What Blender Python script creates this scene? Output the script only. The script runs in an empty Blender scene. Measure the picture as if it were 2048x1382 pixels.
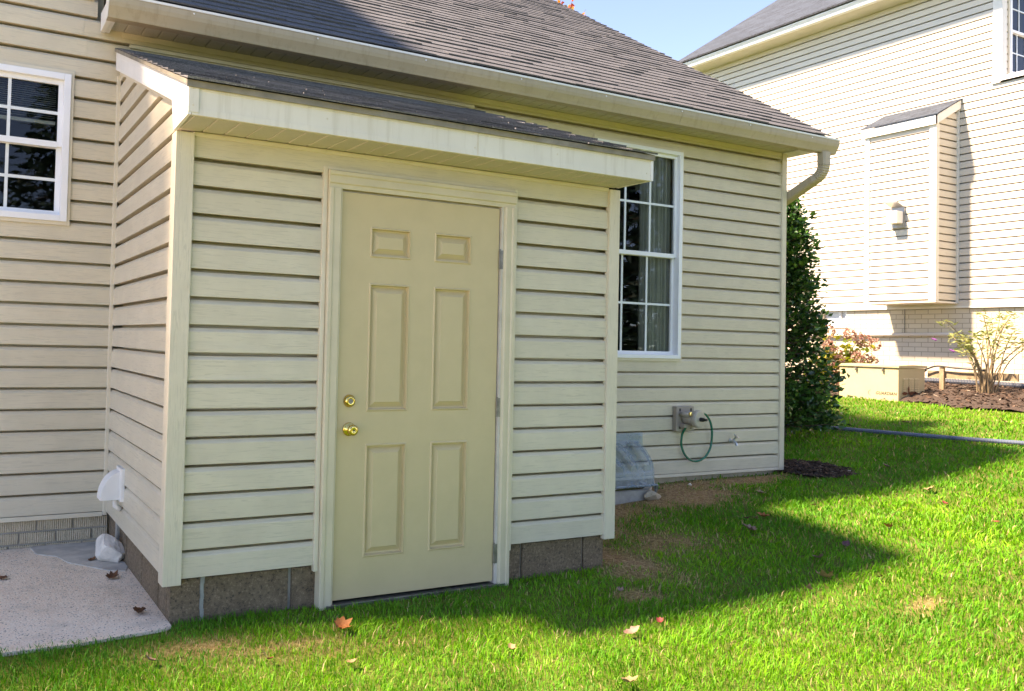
import bpy, bmesh, math, random
import numpy as np
from mathutils import Vector, Matrix
random.seed(7); RNG = np.random.default_rng(7)
scene = bpy.context.scene
col = scene.collection

# ------------------------------------------------------------ camera, sky, sun, exposure
cam_d = bpy.data.cameras.new('camera'); cam = bpy.data.objects.new('camera', cam_d); col.objects.link(cam)
yaw, pitch, roll = math.radians(26.2639), math.radians(1.5909), math.radians(1.4416)
fw = Vector((math.sin(yaw)*math.cos(pitch), math.cos(yaw)*math.cos(pitch), math.sin(pitch)))
rt = Vector((math.cos(yaw), -math.sin(yaw), 0)); up = rt.cross(fw)
rt2 = math.cos(roll)*rt + math.sin(roll)*up; up2 = -math.sin(roll)*rt + math.cos(roll)*up
CAM = Vector((-0.874068, -3.652611, 1.068025))
M = Matrix(((rt2.x, up2.x, -fw.x, CAM.x), (rt2.y, up2.y, -fw.y, CAM.y), (rt2.z, up2.z, -fw.z, CAM.z), (0, 0, 0, 1)))
cam.matrix_world = M
cam_d.sensor_width = 36; cam_d.lens = 1660.57/2048*36
cam_d.shift_x = (1024-724.61)/2048; cam_d.shift_y = -(691-636.25)/2048
cam_d.clip_start = 0.05; cam_d.clip_end = 2000
scene.camera = cam
scene.render.engine = 'CYCLES'
scene.render.resolution_x = 1024; scene.render.resolution_y = 691
SUN = Vector((-0.577, 0.175, 0.80)).normalized()            # towards the sun
world = bpy.data.worlds.new('World'); scene.world = world; world.use_nodes = True
wn = world.node_tree; bg = wn.nodes['Background']
sky = wn.nodes.new('ShaderNodeTexSky'); sky.sky_type = 'NISHITA'; sky.sun_disc = False
sky.sun_elevation = math.asin(SUN.z); sky.sun_rotation = math.atan2(SUN.x, SUN.y) % (2*math.pi)
sky.air_density = 0.42; sky.dust_density = 0.0; sky.ozone_density = 2.0
wn.links.new(sky.outputs[0], bg.inputs[0]); bg.inputs[1].default_value = 0.094
sl = bpy.data.lights.new('sun', 'SUN'); sl.energy = 2.3; sl.angle = math.radians(4.0); sl.color = (1, 0.92, 0.80)
so = bpy.data.objects.new('sun', sl); col.objects.link(so); so.rotation_euler = (-SUN).to_track_quat('-Z', 'Y').to_euler()
so.location = (-6, 2, 12)
vs = scene.view_settings; vs.view_transform = 'Standard'; vs.look = 'None'; vs.gamma = 1; vs.exposure = 3.0
vs.use_curve_mapping = False
vs.use_white_balance = True; vs.white_balance_temperature = 8200; vs.white_balance_tint = 20   # the photograph is balanced for open shade

# ------------------------------------------------------------ materials
def newmat(name):
    m = bpy.data.materials.new(name); m.use_nodes = True
    nt = m.node_tree; return m, nt, nt.nodes['Principled BSDF']
def coords(nt, scale=(1, 1, 1), rnd=True, kind='Object'):
    tc = nt.nodes.new('ShaderNodeTexCoord'); mp = nt.nodes.new('ShaderNodeMapping')
    mp.inputs['Scale'].default_value = scale
    nt.links.new(tc.outputs[kind], mp.inputs[0])
    if rnd:
        oi = nt.nodes.new('ShaderNodeObjectInfo'); mu = nt.nodes.new('ShaderNodeMath'); mu.operation = 'MULTIPLY'
        mu.inputs[1].default_value = 37.0; nt.links.new(oi.outputs['Random'], mu.inputs[0])
        cb = nt.nodes.new('ShaderNodeCombineXYZ')
        for k in range(3): nt.links.new(mu.outputs[0], cb.inputs[k])
        nt.links.new(cb.outputs[0], mp.inputs['Location'])
    return mp.outputs[0]
def noise(nt, vec, scale, detail=3, rough=0.55, dist=0.0):
    n = nt.nodes.new('ShaderNodeTexNoise'); n.inputs['Scale'].default_value = scale; n.inputs['Detail'].default_value = detail
    n.inputs['Roughness'].default_value = rough; n.inputs['Distortion'].default_value = dist
    nt.links.new(vec, n.inputs['Vector']); return n.outputs['Fac']
def ramp(nt, fac, stops):
    r = nt.nodes.new('ShaderNodeValToRGB'); e = r.color_ramp.elements
    while len(e) < len(stops): e.new(0.5)
    for i, (p, c) in enumerate(stops): e[i].position = p; e[i].color = (*c, 1)
    nt.links.new(fac, r.inputs[0]); return r.outputs[0]
def bump(nt, h, strength, dist, bsdf, normal=None):
    b = nt.nodes.new('ShaderNodeBump'); b.inputs['Strength'].default_value = strength; b.inputs['Distance'].default_value = dist
    nt.links.new(h, b.inputs['Height'])
    if normal: nt.links.new(normal, b.inputs['Normal'])
    nt.links.new(b.outputs[0], bsdf.inputs['Normal']); return b.outputs[0]
def mixc(nt, fac, a, b, mode='MIX'):
    m = nt.nodes.new('ShaderNodeMix'); m.data_type = 'RGBA'; m.blend_type = mode
    if isinstance(fac, (int, float)): m.inputs[0].default_value = fac
    else: nt.links.new(fac, m.inputs[0])
    for s, v in ((6, a), (7, b)):
        if isinstance(v, tuple): m.inputs[s].default_value = (*v, 1)
        else: nt.links.new(v, m.inputs[s])
    return m.outputs[2]
def scl(c, k): return tuple(min(1, x*k) for x in c)
def streaked(name, c, rough=0.4, k=0.8):
    m, nt, b = newmat(name)
    f = noise(nt, coords(nt, rnd=False), 3.0, 5, 0.6); st = noise(nt, coords(nt, (26, 26, 1.6), False), 1.0, 5, 0.65)
    base = ramp(nt, f, [(0.3, scl(c, 0.93)), (0.7, scl(c, 1.05))])
    base = mixc(nt, ramp(nt, st, [(0.52, (0, 0, 0)), (0.72, (0.75, 0.75, 0.75))]), base, (c[0]*k, c[1]*k*0.97, c[2]*k*0.9))
    nt.links.new(base, b.inputs['Base Color']); b.inputs['Roughness'].default_value = rough
    bump(nt, f, 0.08, 0.01, b); return m
def simple(name, c, rough=0.5, metal=0.0, var=0.12, vs_=6.0, bs=0.0, bscale=60, bdist=0.002, spec=0.5, coat=0):
    m, nt, b = newmat(name); v = coords(nt)
    f = noise(nt, v, vs_, 5, 0.6)
    nt.links.new(ramp(nt, f, [(0.3, scl(c, 1-var)), (0.7, scl(c, 1+var))]), b.inputs['Base Color'])
    b.inputs['Roughness'].default_value = rough; b.inputs['Metallic'].default_value = metal
    b.inputs['Specular IOR Level'].default_value = spec
    if bs: bump(nt, noise(nt, v, bscale, 4, 0.6), bs, bdist, b)
    return m
def vinyl(name, c, axis='x', bstr=0.35, rough=0.42):
    m, nt, b = newmat(name)
    s = (5, 120, 120) if axis == 'x' else (110, 110, 5)
    v = coords(nt, s); v2 = coords(nt, (1, 1, 1))
    g = noise(nt, v, 1.0, 4, 0.6, 1.6)
    st = noise(nt, v2, 5.0, 4, 0.6)
    base = ramp(nt, st, [(0.28, scl(c, 0.92)), (0.72, scl(c, 1.05))])
    base = mixc(nt, ramp(nt, g, [(0.40, (1, 1, 1)), (0.45, (0, 0, 0))]), base, scl(c, 0.87))
    # chalky weathering streaks along the board
    w = noise(nt, coords(nt, (1.6, 14, 14) if axis == 'x' else (14, 14, 1.6)), 1.0, 5, 0.6)
    base = mixc(nt, ramp(nt, w, [(0.56, (0, 0, 0)), (0.76, (0.4, 0.4, 0.4))]), base, (c[0]*0.93, c[1]*0.95, c[2]*1.08))
    nt.links.new(base, b.inputs['Base Color'])
    oi = nt.nodes.new('ShaderNodeObjectInfo')
    nt.links.new(mixc(nt, 1.0, base, ramp(nt, oi.outputs['Random'], [(0.0, (0.94, 0.94, 0.935)), (1.0, (1.0, 1.0, 1.0))]), 'MULTIPLY'), b.inputs['Base Color'])
    b.inputs['Roughness'].default_value = rough; b.inputs['Specular IOR Level'].default_value = 0.35
    bump(nt, g, bstr, 0.004, b)
    return m
TAN = (0.645, 0.565, 0.42)
MAT = {}
MAT['siding'] = vinyl('siding_vinyl', TAN)
MAT['post'] = vinyl('post_vinyl', (0.675, 0.595, 0.45), 'z', 0.7)
MAT['trim'] = simple('tan_trim', (0.66, 0.58, 0.435), 0.45, var=0.06)
MAT['white'] = simple('white_aluminium', (0.80, 0.77, 0.72), 0.38, var=0.05)
MAT['wfascia'] = streaked('white_fascia', (0.72, 0.665, 0.55), 0.4, 0.82)
MAT['gutter'] = streaked('gutter_tan', (0.42, 0.345, 0.235), 0.42, 0.78)
MAT['lip'] = simple('sunlit_lip_and_cap', (0.80, 0.78, 0.72), 0.35, var=0.06)  # near-white paints in the lip's sun gleam; also the white end cap
MAT['nsiding'] = simple('cream_vinyl', (0.62, 0.56, 0.46), 0.55, var=0.05, vs_=2)
MAT['ntrim'] = simple('cream_trim', (0.74, 0.69, 0.60), 0.5, var=0.04)
MAT['door'] = simple('door_paint', (0.57, 0.445, 0.245), 0.5, var=0.03, vs_=9, bs=0.12, bscale=220, bdist=0.001)
MAT['casing'] = simple('casing_paint', (0.60, 0.51, 0.35), 0.45, var=0.08, vs_=5)
MAT['jamb'] = simple('jamb_primer', (0.56, 0.50, 0.42), 0.6, var=0.14, vs_=14)
MAT['brass'] = simple('brass', (0.72, 0.52, 0.16), 0.18, 1.0, var=0.08)
MAT['steel'] = simple('tarnished_steel', (0.25, 0.23, 0.2), 0.45, 0.8, var=0.3, vs_=30)
MAT['black'] = simple('black_plastic', (0.02, 0.02, 0.02), 0.4)
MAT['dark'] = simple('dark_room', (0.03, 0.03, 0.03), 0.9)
MAT['taupe'] = simple('taupe_plastic', (0.33, 0.28, 0.23), 0.42, var=0.06)
MAT['taupe2'] = simple('taupe_light_plastic', (0.46, 0.41, 0.34), 0.4, var=0.05)
MAT['hose'] = simple('green_hose', (0.015, 0.16, 0.10), 0.22, var=0.05)
MAT['chrome'] = simple('galvanized', (0.55, 0.57, 0.58), 0.3, 0.9, var=0.2, vs_=40)
MAT['pipe'] = simple('grey_corrugated', (0.10, 0.125, 0.175), 0.5, var=0.1)
MAT['blackpipe'] = simple('black_corrugated', (0.05, 0.06, 0.08), 0.5)
MAT['wood'] = simple('weathered_wood', (0.30, 0.22, 0.13), 0.8, var=0.25, vs_=12, bs=0.3)
MAT['bark'] = simple('bark', (0.12, 0.085, 0.06), 0.9, var=0.3, vs_=15, bs=0.5, bdist=0.01)
MAT['twig'] = simple('twig', (0.22, 0.16, 0.09), 0.8, var=0.2)
MAT['rock'] = simple('pale_rock', (0.70, 0.63, 0.54), 0.85, var=0.22, vs_=9, bs=0.7, bscale=25, bdist=0.012)
MAT['mortar'] = simple('grey_mortar', (0.36, 0.335, 0.29), 0.9, var=0.2, vs_=14, bs=0.5, bscale=40, bdist=0.004)
MAT['genbox'] = simple('beige_enamel', (0.52, 0.42, 0.25), 0.4, var=0.04)
MAT['gendark'] = simple('generator_soot', (0.12, 0.035, 0.015), 0.8, var=0.5, vs_=30)
MAT['logo'] = simple('logo_print', (0.012, 0.008, 0.008), 0.5)
MAT['logo2'] = simple('logo_print_rose', (0.30, 0.16, 0.13), 0.5)
MAT['curtain'] = simple('sheer_curtain', (0.46, 0.47, 0.42), 0.8, var=0.06)
MAT['blind'] = simple('blind_slat', (0.42, 0.43, 0.40), 0.6, var=0.05)
MAT['wpaint'] = simple('window_vinyl', (0.82, 0.82, 0.82), 0.35, var=0.03)
MAT['muntin'] = simple('muntin_white', (0.72, 0.76, 0.75), 0.4, var=0.03)

def m_block():
    m, nt, b = newmat('concrete_block'); v = coords(nt)
    f = noise(nt, v, 9, 6, 0.7); g = noise(nt, v, 70, 5, 0.8)
    base = ramp(nt, f, [(0.25, (0.15, 0.10, 0.058)), (0.75, (0.26, 0.185, 0.115))])
    base = mixc(nt, ramp(nt, g, [(0.55, (0, 0, 0)), (0.63, (0.65, 0.65, 0.65))]), base, (0.40, 0.30, 0.20))
    base = mixc(nt, ramp(nt, g, [(0.38, (0.85, 0.85, 0.85)), (0.46, (0, 0, 0))]), base, (0.045, 0.036, 0.026))
    nt.links.new(base, b.inputs['Base Color']); b.inputs['Roughness'].default_value = 0.95
    bump(nt, g, 1.0, 0.010, b); return m
MAT['block'] = m_block()
def m_brick():
    m, nt, b = newmat('combed_brick'); v = coords(nt, (1, 0.25, 0.25)); v2 = coords(nt)
    w = nt.nodes.new('ShaderNodeTexWave'); w.bands_direction = 'X'; w.inputs['Scale'].default_value = 26; w.inputs['Distortion'].default_value = 3.5
    w.inputs['Detail'].default_value = 3; w.inputs['Detail Scale'].default_value = 6; nt.links.new(v, w.inputs[0])
    f = noise(nt, v2, 18, 5, 0.7)
    nt.links.new(ramp(nt, f, [(0.3, (0.46, 0.38, 0.26)), (0.7, (0.60, 0.50, 0.36))]), b.inputs['Base Color'])
    b.inputs['Roughness'].default_value = 0.9
    n1 = bump(nt, w.outputs['Fac'], 0.9, 0.006, b); bump(nt, f, 0.6, 0.006, b, n1); return m
MAT['brick'] = m_brick()
def m_shingle(name, cs):
    m, nt, b = newmat(name); v = coords(nt)
    oi = nt.nodes.new('ShaderNodeObjectInfo'); at = nt.nodes.new('ShaderNodeAttribute'); at.attribute_name = 'tint'
    g = noise(nt, v, 420, 2, 0.7); f = noise(nt, coords(nt, rnd=False, kind='Generated') if False else v, 3.2, 4, 0.6)
    ad = nt.nodes.new('ShaderNodeMath'); ad.operation = 'ADD'; nt.links.new(at.outputs['Fac'], ad.inputs[0]); nt.links.new(oi.outputs['Random'], ad.inputs[1])
    fr = nt.nodes.new('ShaderNodeMath'); fr.operation = 'FRACT'; nt.links.new(ad.outputs[0], fr.inputs[0])
    base = ramp(nt, fr.outputs[0], [(0.0, cs[0]), (0.5, cs[1]), (1.0, cs[2])])
    base = mixc(nt, ramp(nt, f, [(0.35, (0, 0, 0)), (0.75, (0.5, 0.5, 0.5))]), base, cs[3])
    base = mixc(nt, ramp(nt, g, [(0.42, (0.75, 0.75, 0.75)), (0.55, (0, 0, 0))]), base, scl(cs[0], 0.45))
    base = mixc(nt, ramp(nt, g, [(0.58, (0, 0, 0)), (0.72, (0.7, 0.7, 0.7))]), base, scl(cs[3], 1.5))
    nt.links.new(base, b.inputs['Base Color']); b.inputs['Roughness'].default_value = 0.95
    b.inputs['Specular IOR Level'].default_value = 0.25
    bump(nt, g, 0.6, 0.003, b); return m
MAT['shingle'] = m_shingle('asphalt_shingle', [(0.092, 0.094, 0.100), (0.135, 0.137, 0.144), (0.11, 0.112, 0.118), (0.215, 0.217, 0.225)])
MAT['shingle2'] = m_shingle('worn_shingle', [(0.055, 0.054, 0.056), (0.21, 0.206, 0.21), (0.09, 0.088, 0.09), (0.30, 0.295, 0.30)])
def m_farshingle():
    m, nt, b = newmat('grey_architectural_shingle'); v = coords(nt, (1, 1, 1), False)
    br = nt.nodes.new('ShaderNodeTexBrick'); br.inputs['Scale'].default_value = 1; br.inputs['Brick Width'].default_value = 0.32
    br.inputs['Row Height'].default_value = 0.14; br.inputs['Mortar Size'].default_value = 0.012; br.inputs['Bias'].default_value = 0.0
    br.inputs['Color1'].default_value = (0.018, 0.025, 0.034, 1); br.inputs['Color2'].default_value = (0.045, 0.060, 0.080, 1); br.inputs['Mortar'].default_value = (0.012, 0.012, 0.013, 1)
    sw = nt.nodes.new('ShaderNodeSeparateXYZ'); cb = nt.nodes.new('ShaderNodeCombineXYZ'); nt.links.new(v, sw.inputs[0])
    nt.links.new(sw.outputs[1], cb.inputs[0]); nt.links.new(sw.outputs[0], cb.inputs[1]); nt.links.new(cb.outputs[0], br.inputs[0])
    g = noise(nt, v, 30, 4, 0.7)
    nt.links.new(mixc(nt, ramp(nt, g, [(0.4, (0, 0, 0)), (0.65, (0.6, 0.6, 0.6))]), br.outputs[0], (0.080, 0.100, 0.128)), b.inputs['Base Color'])
    b.inputs['Roughness'].default_value = 0.95; bump(nt, br.outputs['Fac'], 0.5, 0.01, b); return m
MAT['nshingle'] = m_farshingle()
def m_nbrick():
    m, nt, b = newmat('painted_brick'); v = coords(nt, (1, 1, 1), False)
    br = nt.nodes.new('ShaderNodeTexBrick'); br.inputs['Brick Width'].default_value = 0.2; br.inputs['Row Height'].default_value = 0.075; br.inputs['Scale'].default_value = 1
    br.inputs['Mortar Size'].default_value = 0.006
    br.inputs['Color1'].default_value = (0.62, 0.54, 0.41, 1); br.inputs['Color2'].default_value = (0.55, 0.475, 0.36, 1); br.inputs['Mortar'].default_value = (0.36, 0.30, 0.22, 1)
    sw = nt.nodes.new('ShaderNodeSeparateXYZ'); cb = nt.nodes.new('ShaderNodeCombineXYZ'); nt.links.new(v, sw.inputs[0])
    nt.links.new(sw.outputs[1], cb.inputs[0]); nt.links.new(sw.outputs[2], cb.inputs[1]); nt.links.new(cb.outputs[0], br.inputs[0])
    nt.links.new(br.outputs[0], b.inputs['Base Color']); b.inputs['Roughness'].default_value = 0.85
    bump(nt, br.outputs['Fac'], -0.5, 0.006, b); return m
MAT['nbrick'] = m_nbrick()
def m_patio():
    m, nt, b = newmat('aggregate_concrete'); v = coords(nt, (1, 1, 1), False)
    f = noise(nt, v, 2.2, 5, 0.6); g = noise(nt, v, 170, 3, 0.6)
    base = ramp(nt, f, [(0.3, (0.74, 0.56, 0.41)), (0.7, (0.86, 0.70, 0.54))])
    vo = nt.nodes.new('ShaderNodeTexVoronoi'); vo.inputs['Scale'].default_value = 100; nt.links.new(v, vo.inputs['Vector'])
    pk = nt.nodes.new('ShaderNodeSeparateColor'); nt.links.new(vo.outputs['Color'], pk.inputs[0])
    base = mixc(nt, ramp(nt, pk.outputs[0], [(0.5, (0, 0, 0)), (0.8, (0.75, 0.75, 0.75))]), base, (0.84, 0.72, 0.58))
    sel = nt.nodes.new('ShaderNodeMath'); sel.operation = 'GREATER_THAN'; sel.inputs[1].default_value = 0.80; nt.links.new(pk.outputs[1], sel.inputs[0])
    cl = nt.nodes.new('ShaderNodeMath'); cl.operation = 'LESS_THAN'; cl.inputs[1].default_value = 0.36; nt.links.new(vo.outputs['Distance'], cl.inputs[0])
    mm = nt.nodes.new('ShaderNodeMath'); mm.operation = 'MULTIPLY'; nt.links.new(sel.outputs[0], mm.inputs[0]); nt.links.new(cl.outputs[0], mm.inputs[1])
    base = mixc(nt, mm.outputs[0], base, (0.16, 0.14, 0.12))
    base = mixc(nt, ramp(nt, g, [(0.33, (0.6, 0.6, 0.6)), (0.42, (0, 0, 0))]), base, (0.27, 0.22, 0.18))
    st = noise(nt, v, 5.5, 6, 0.7)
    base = mixc(nt, ramp(nt, st, [(0.52, (0, 0, 0)), (0.70, (0.45, 0.45, 0.45))]), base, (0.40, 0.33, 0.25))
    nt.links.new(base, b.inputs['Base Color']); b.inputs['Roughness'].default_value = 0.9
    n1 = bump(nt, vo.outputs['Distance'], 0.5, 0.006, b); bump(nt, g, 0.5, 0.003, b, n1); return m
MAT['patio'] = m_patio()
def m_soffit(name, c):
    m, nt, b = newmat(name); v = coords(nt, (1, 1, 1), False)
    vo = nt.nodes.new('ShaderNodeTexVoronoi'); vo.inputs['Scale'].default_value = 150; vo.inputs['Randomness'].default_value = 0.0
    mp = nt.nodes.new('ShaderNodeMapping'); mp.inputs['Rotation'].default_value = (0, 0, 0.785); nt.links.new(v, mp.inputs[0]); nt.links.new(mp.outputs[0], vo.inputs['Vector'])
    f = noise(nt, v, 5, 4, 0.6)
    base = ramp(nt, f, [(0.3, scl(c, 0.92)), (0.7, scl(c, 1.06))])
    base = mixc(nt, ramp(nt, vo.outputs['Distance'], [(0.22, (0.85, 0.85, 0.85)), (0.34, (0, 0, 0))]), base, scl(c, 0.22))
    nt.links.new(base, b.inputs['Base Color']); b.inputs['Roughness'].default_value = 0.5; return m
MAT['soffit'] = m_soffit('vented_soffit', (0.60, 0.56, 0.46))
def m_soil():
    m, nt, b = newmat('lawn_soil'); v = coords(nt, (1, 1, 1), False)
    f = noise(nt, v, 1.4, 6, 0.65); g = noise(nt, v, 45, 5, 0.7)
    at = nt.nodes.new('ShaderNodeAttribute'); at.attribute_name = 'dry'
    base = ramp(nt, g, [(0.3, (0.08, 0.10, 0.02)), (0.55, (0.12, 0.15, 0.03)), (0.75, (0.17, 0.18, 0.05))])
    dry = ramp(nt, g, [(0.3, (0.15, 0.085, 0.04)), (0.5, (0.34, 0.21, 0.10)), (0.72, (0.60, 0.42, 0.24))])
    nt.links.new(mixc(nt, at.outputs['Fac'], base, dry), b.inputs['Base Color']); b.inputs['Roughness'].default_value = 1
    b.inputs['Specular IOR Level'].default_value = 0.1
    bump(nt, g, 0.8, 0.02, b); return m
MAT['soil'] = m_soil()
def m_leafy(name, stops, attr='tint', trans=0.35, rough=0.5, spec=0.3, tcol=None):
    m, nt, b = newmat(name)
    at = nt.nodes.new('ShaderNodeAttribute'); at.attribute_name = attr
    c = ramp(nt, at.outputs['Fac'], stops)
    nt.links.new(c, b.inputs['Base Color']); b.inputs['Roughness'].default_value = rough; b.inputs['Specular IOR Level'].default_value = spec
    tr = nt.nodes.new('ShaderNodeBsdfTranslucent'); nt.links.new(mixc(nt, 1.0, c, tcol or (1.0, 1.0, 0.5), 'MULTIPLY'), tr.inputs[0])
    mx = nt.nodes.new('ShaderNodeMixShader'); mx.inputs[0].default_value = trans
    nt.links.new(b.outputs[0], mx.inputs[1]); nt.links.new(tr.outputs[0], mx.inputs[2])
    nt.links.new(mx.outputs[0], nt.nodes['Material Output'].inputs[0]); return m
MAT['grass'] = m_leafy('grass_blade', [(0.0, (0.048, 0.20, 0.014)), (0.35, (0.10, 0.33, 0.014)), (0.62, (0.20, 0.45, 0.018)), (0.78, (0.35, 0.50, 0.05)), (0.82, (0.36, 0.27, 0.12)), (1.0, (0.55, 0.42, 0.22))], trans=0.3, rough=0.55, spec=0.25)
MAT['holly'] = m_leafy('holly_leaf', [(0.0, (0.012, 0.045, 0.012)), (0.5, (0.03, 0.10, 0.02)), (0.85, (0.07, 0.18, 0.03)), (1.0, (0.16, 0.30, 0.05))], trans=0.15, rough=0.28, spec=0.5)
MAT['hydleaf'] = m_leafy('hydrangea_leaf', [(0.0, (0.10, 0.17, 0.02)), (0.5, (0.26, 0.30, 0.03)), (1.0, (0.48, 0.40, 0.05))], trans=0.4)
MAT['hydflower'] = m_leafy('hydrangea_petal', [(0.0, (0.34, 0.15, 0.12)), (0.5, (0.46, 0.27, 0.21)), (1.0, (0.52, 0.42, 0.30))], trans=0.3, tcol=(1, 0.8, 0.8))
MAT['budleaf'] = m_leafy('butterfly_bush_leaf', [(0.0, (0.13, 0.18, 0.05)), (0.5, (0.24, 0.27, 0.09)), (1.0, (0.42, 0.42, 0.18))], trans=0.35)
MAT['budflower'] = simple('purple_spike', (0.12, 0.03, 0.14), 0.8)
MAT['autumn'] = m_leafy('autumn_leaf', [(0.0, (0.10, 0.18, 0.02)), (0.45, (0.30, 0.30, 0.03)), (0.75, (0.60, 0.22, 0.03)), (1.0, (0.60, 0.10, 0.04))], trans=0.4)
MAT['spruce'] = m_leafy('spruce_needles', [(0.0, (0.015, 0.045, 0.035)), (0.6, (0.04, 0.09, 0.07)), (1.0, (0.08, 0.14, 0.11))], trans=0.1)
MAT['maple'] = m_leafy('tree_leaf', [(0.0, (0.03, 0.09, 0.015)), (0.6, (0.07, 0.17, 0.02)), (1.0, (0.14, 0.25, 0.03))], trans=0.35)
MAT['mulch'] = simple('bark_mulch', (0.055, 0.036, 0.026), 0.95, var=0.45, vs_=60, bs=1.0, bscale=45, bdist=0.02)
MAT['chip'] = m_leafy('bark_chip', [(0.0, (0.02, 0.013, 0.01)), (0.6, (0.075, 0.045, 0.03)), (0.95, (0.13, 0.085, 0.06)), (1.0, (0.4, 0.33, 0.25))], trans=0.0, rough=0.9, spec=0.2)
def m_dead(name, a, b_):
    m, nt, b = newmat(name); v = coords(nt)
    f = noise(nt, v, 35, 5, 0.65)
    nt.links.new(ramp(nt, f, [(0.3, a), (0.7, b_)]), b.inputs['Base Color']); b.inputs['Roughness'].default_value = 0.7
    bump(nt, f, 0.4, 0.004, b); return m
MAT['lf_brown'] = m_dead('leaf_brown', (0.085, 0.03, 0.01), (0.20, 0.08, 0.03))
MAT['lf_orange'] = m_dead('leaf_orange', (0.24, 0.065, 0.012), (0.38, 0.15, 0.035))
MAT['lf_pink'] = m_dead('leaf_pinkish', (0.17, 0.095, 0.065), (0.30, 0.19, 0.135))
MAT['lf_tan'] = m_dead('leaf_tan', (0.20, 0.125, 0.05), (0.33, 0.23, 0.11))
MAT['lf_red'] = m_dead('leaf_red', (0.16, 0.018, 0.016), (0.26, 0.045, 0.035))
MAT['lf_dark'] = m_dead('leaf_dark', (0.06, 0.02, 0.025), (0.14, 0.05, 0.05))
def m_pane(name, tint, ior=1.5):
    m, nt, b = newmat(name); nt.nodes.remove(b)
    fr = nt.nodes.new('ShaderNodeFresnel'); fr.inputs[0].default_value = ior
    mu = nt.nodes.new('ShaderNodeMath'); mu.operation = 'MULTIPLY'; mu.inputs[1].default_value = 0.85; mu.use_clamp = True; nt.links.new(fr.outputs[0], mu.inputs[0])
    gl = nt.nodes.new('ShaderNodeBsdfGlossy'); gl.inputs['Roughness'].default_value = 0.015
    v = coords(nt); bp = nt.nodes.new('ShaderNodeBump'); bp.inputs['Strength'].default_value = 0.015; bp.inputs['Distance'].default_value = 0.02
    nt.links.new(noise(nt, v, 3, 2), bp.inputs['Height']); nt.links.new(bp.outputs[0], gl.inputs['Normal'])
    tp = nt.nodes.new('ShaderNodeBsdfTransparent'); tp.inputs[0].default_value = (*tint, 1)
    mx = nt.nodes.new('ShaderNodeMixShader'); nt.links.new(mu.outputs[0], mx.inputs[0]); nt.links.new(tp.outputs[0], mx.inputs[1]); nt.links.new(gl.outputs[0], mx.inputs[2])
    nt.links.new(mx.outputs[0], nt.nodes['Material Output'].inputs[0]); return m
MAT['pane'] = m_pane('window_glass', (0.80, 0.84, 0.82))
def m_cover():
    m, nt, b = newmat('clear_bubble_plastic'); b.inputs['Base Color'].default_value = (0.42, 0.48, 0.50, 1); b.inputs['Roughness'].default_value = 0.10; b.inputs['Specular IOR Level'].default_value = 0.9
    tp = nt.nodes.new('ShaderNodeBsdfTransparent'); tp.inputs[0].default_value = (0.72, 0.82, 0.88, 1)
    v = coords(nt); f = noise(nt, v, 14, 5, 0.65)
    mx = nt.nodes.new('ShaderNodeMixShader'); nt.links.new(ramp(nt, f, [(0.3, (0.28, 0.28, 0.28)), (0.7, (0.50, 0.50, 0.50))]), mx.inputs[0])
    nt.links.new(tp.outputs[0], mx.inputs[1]); nt.links.new(b.outputs[0], mx.inputs[2])
    nt.links.new(mx.outputs[0], nt.nodes['Material Output'].inputs[0]); return m
MAT['cover'] = m_cover()

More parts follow.
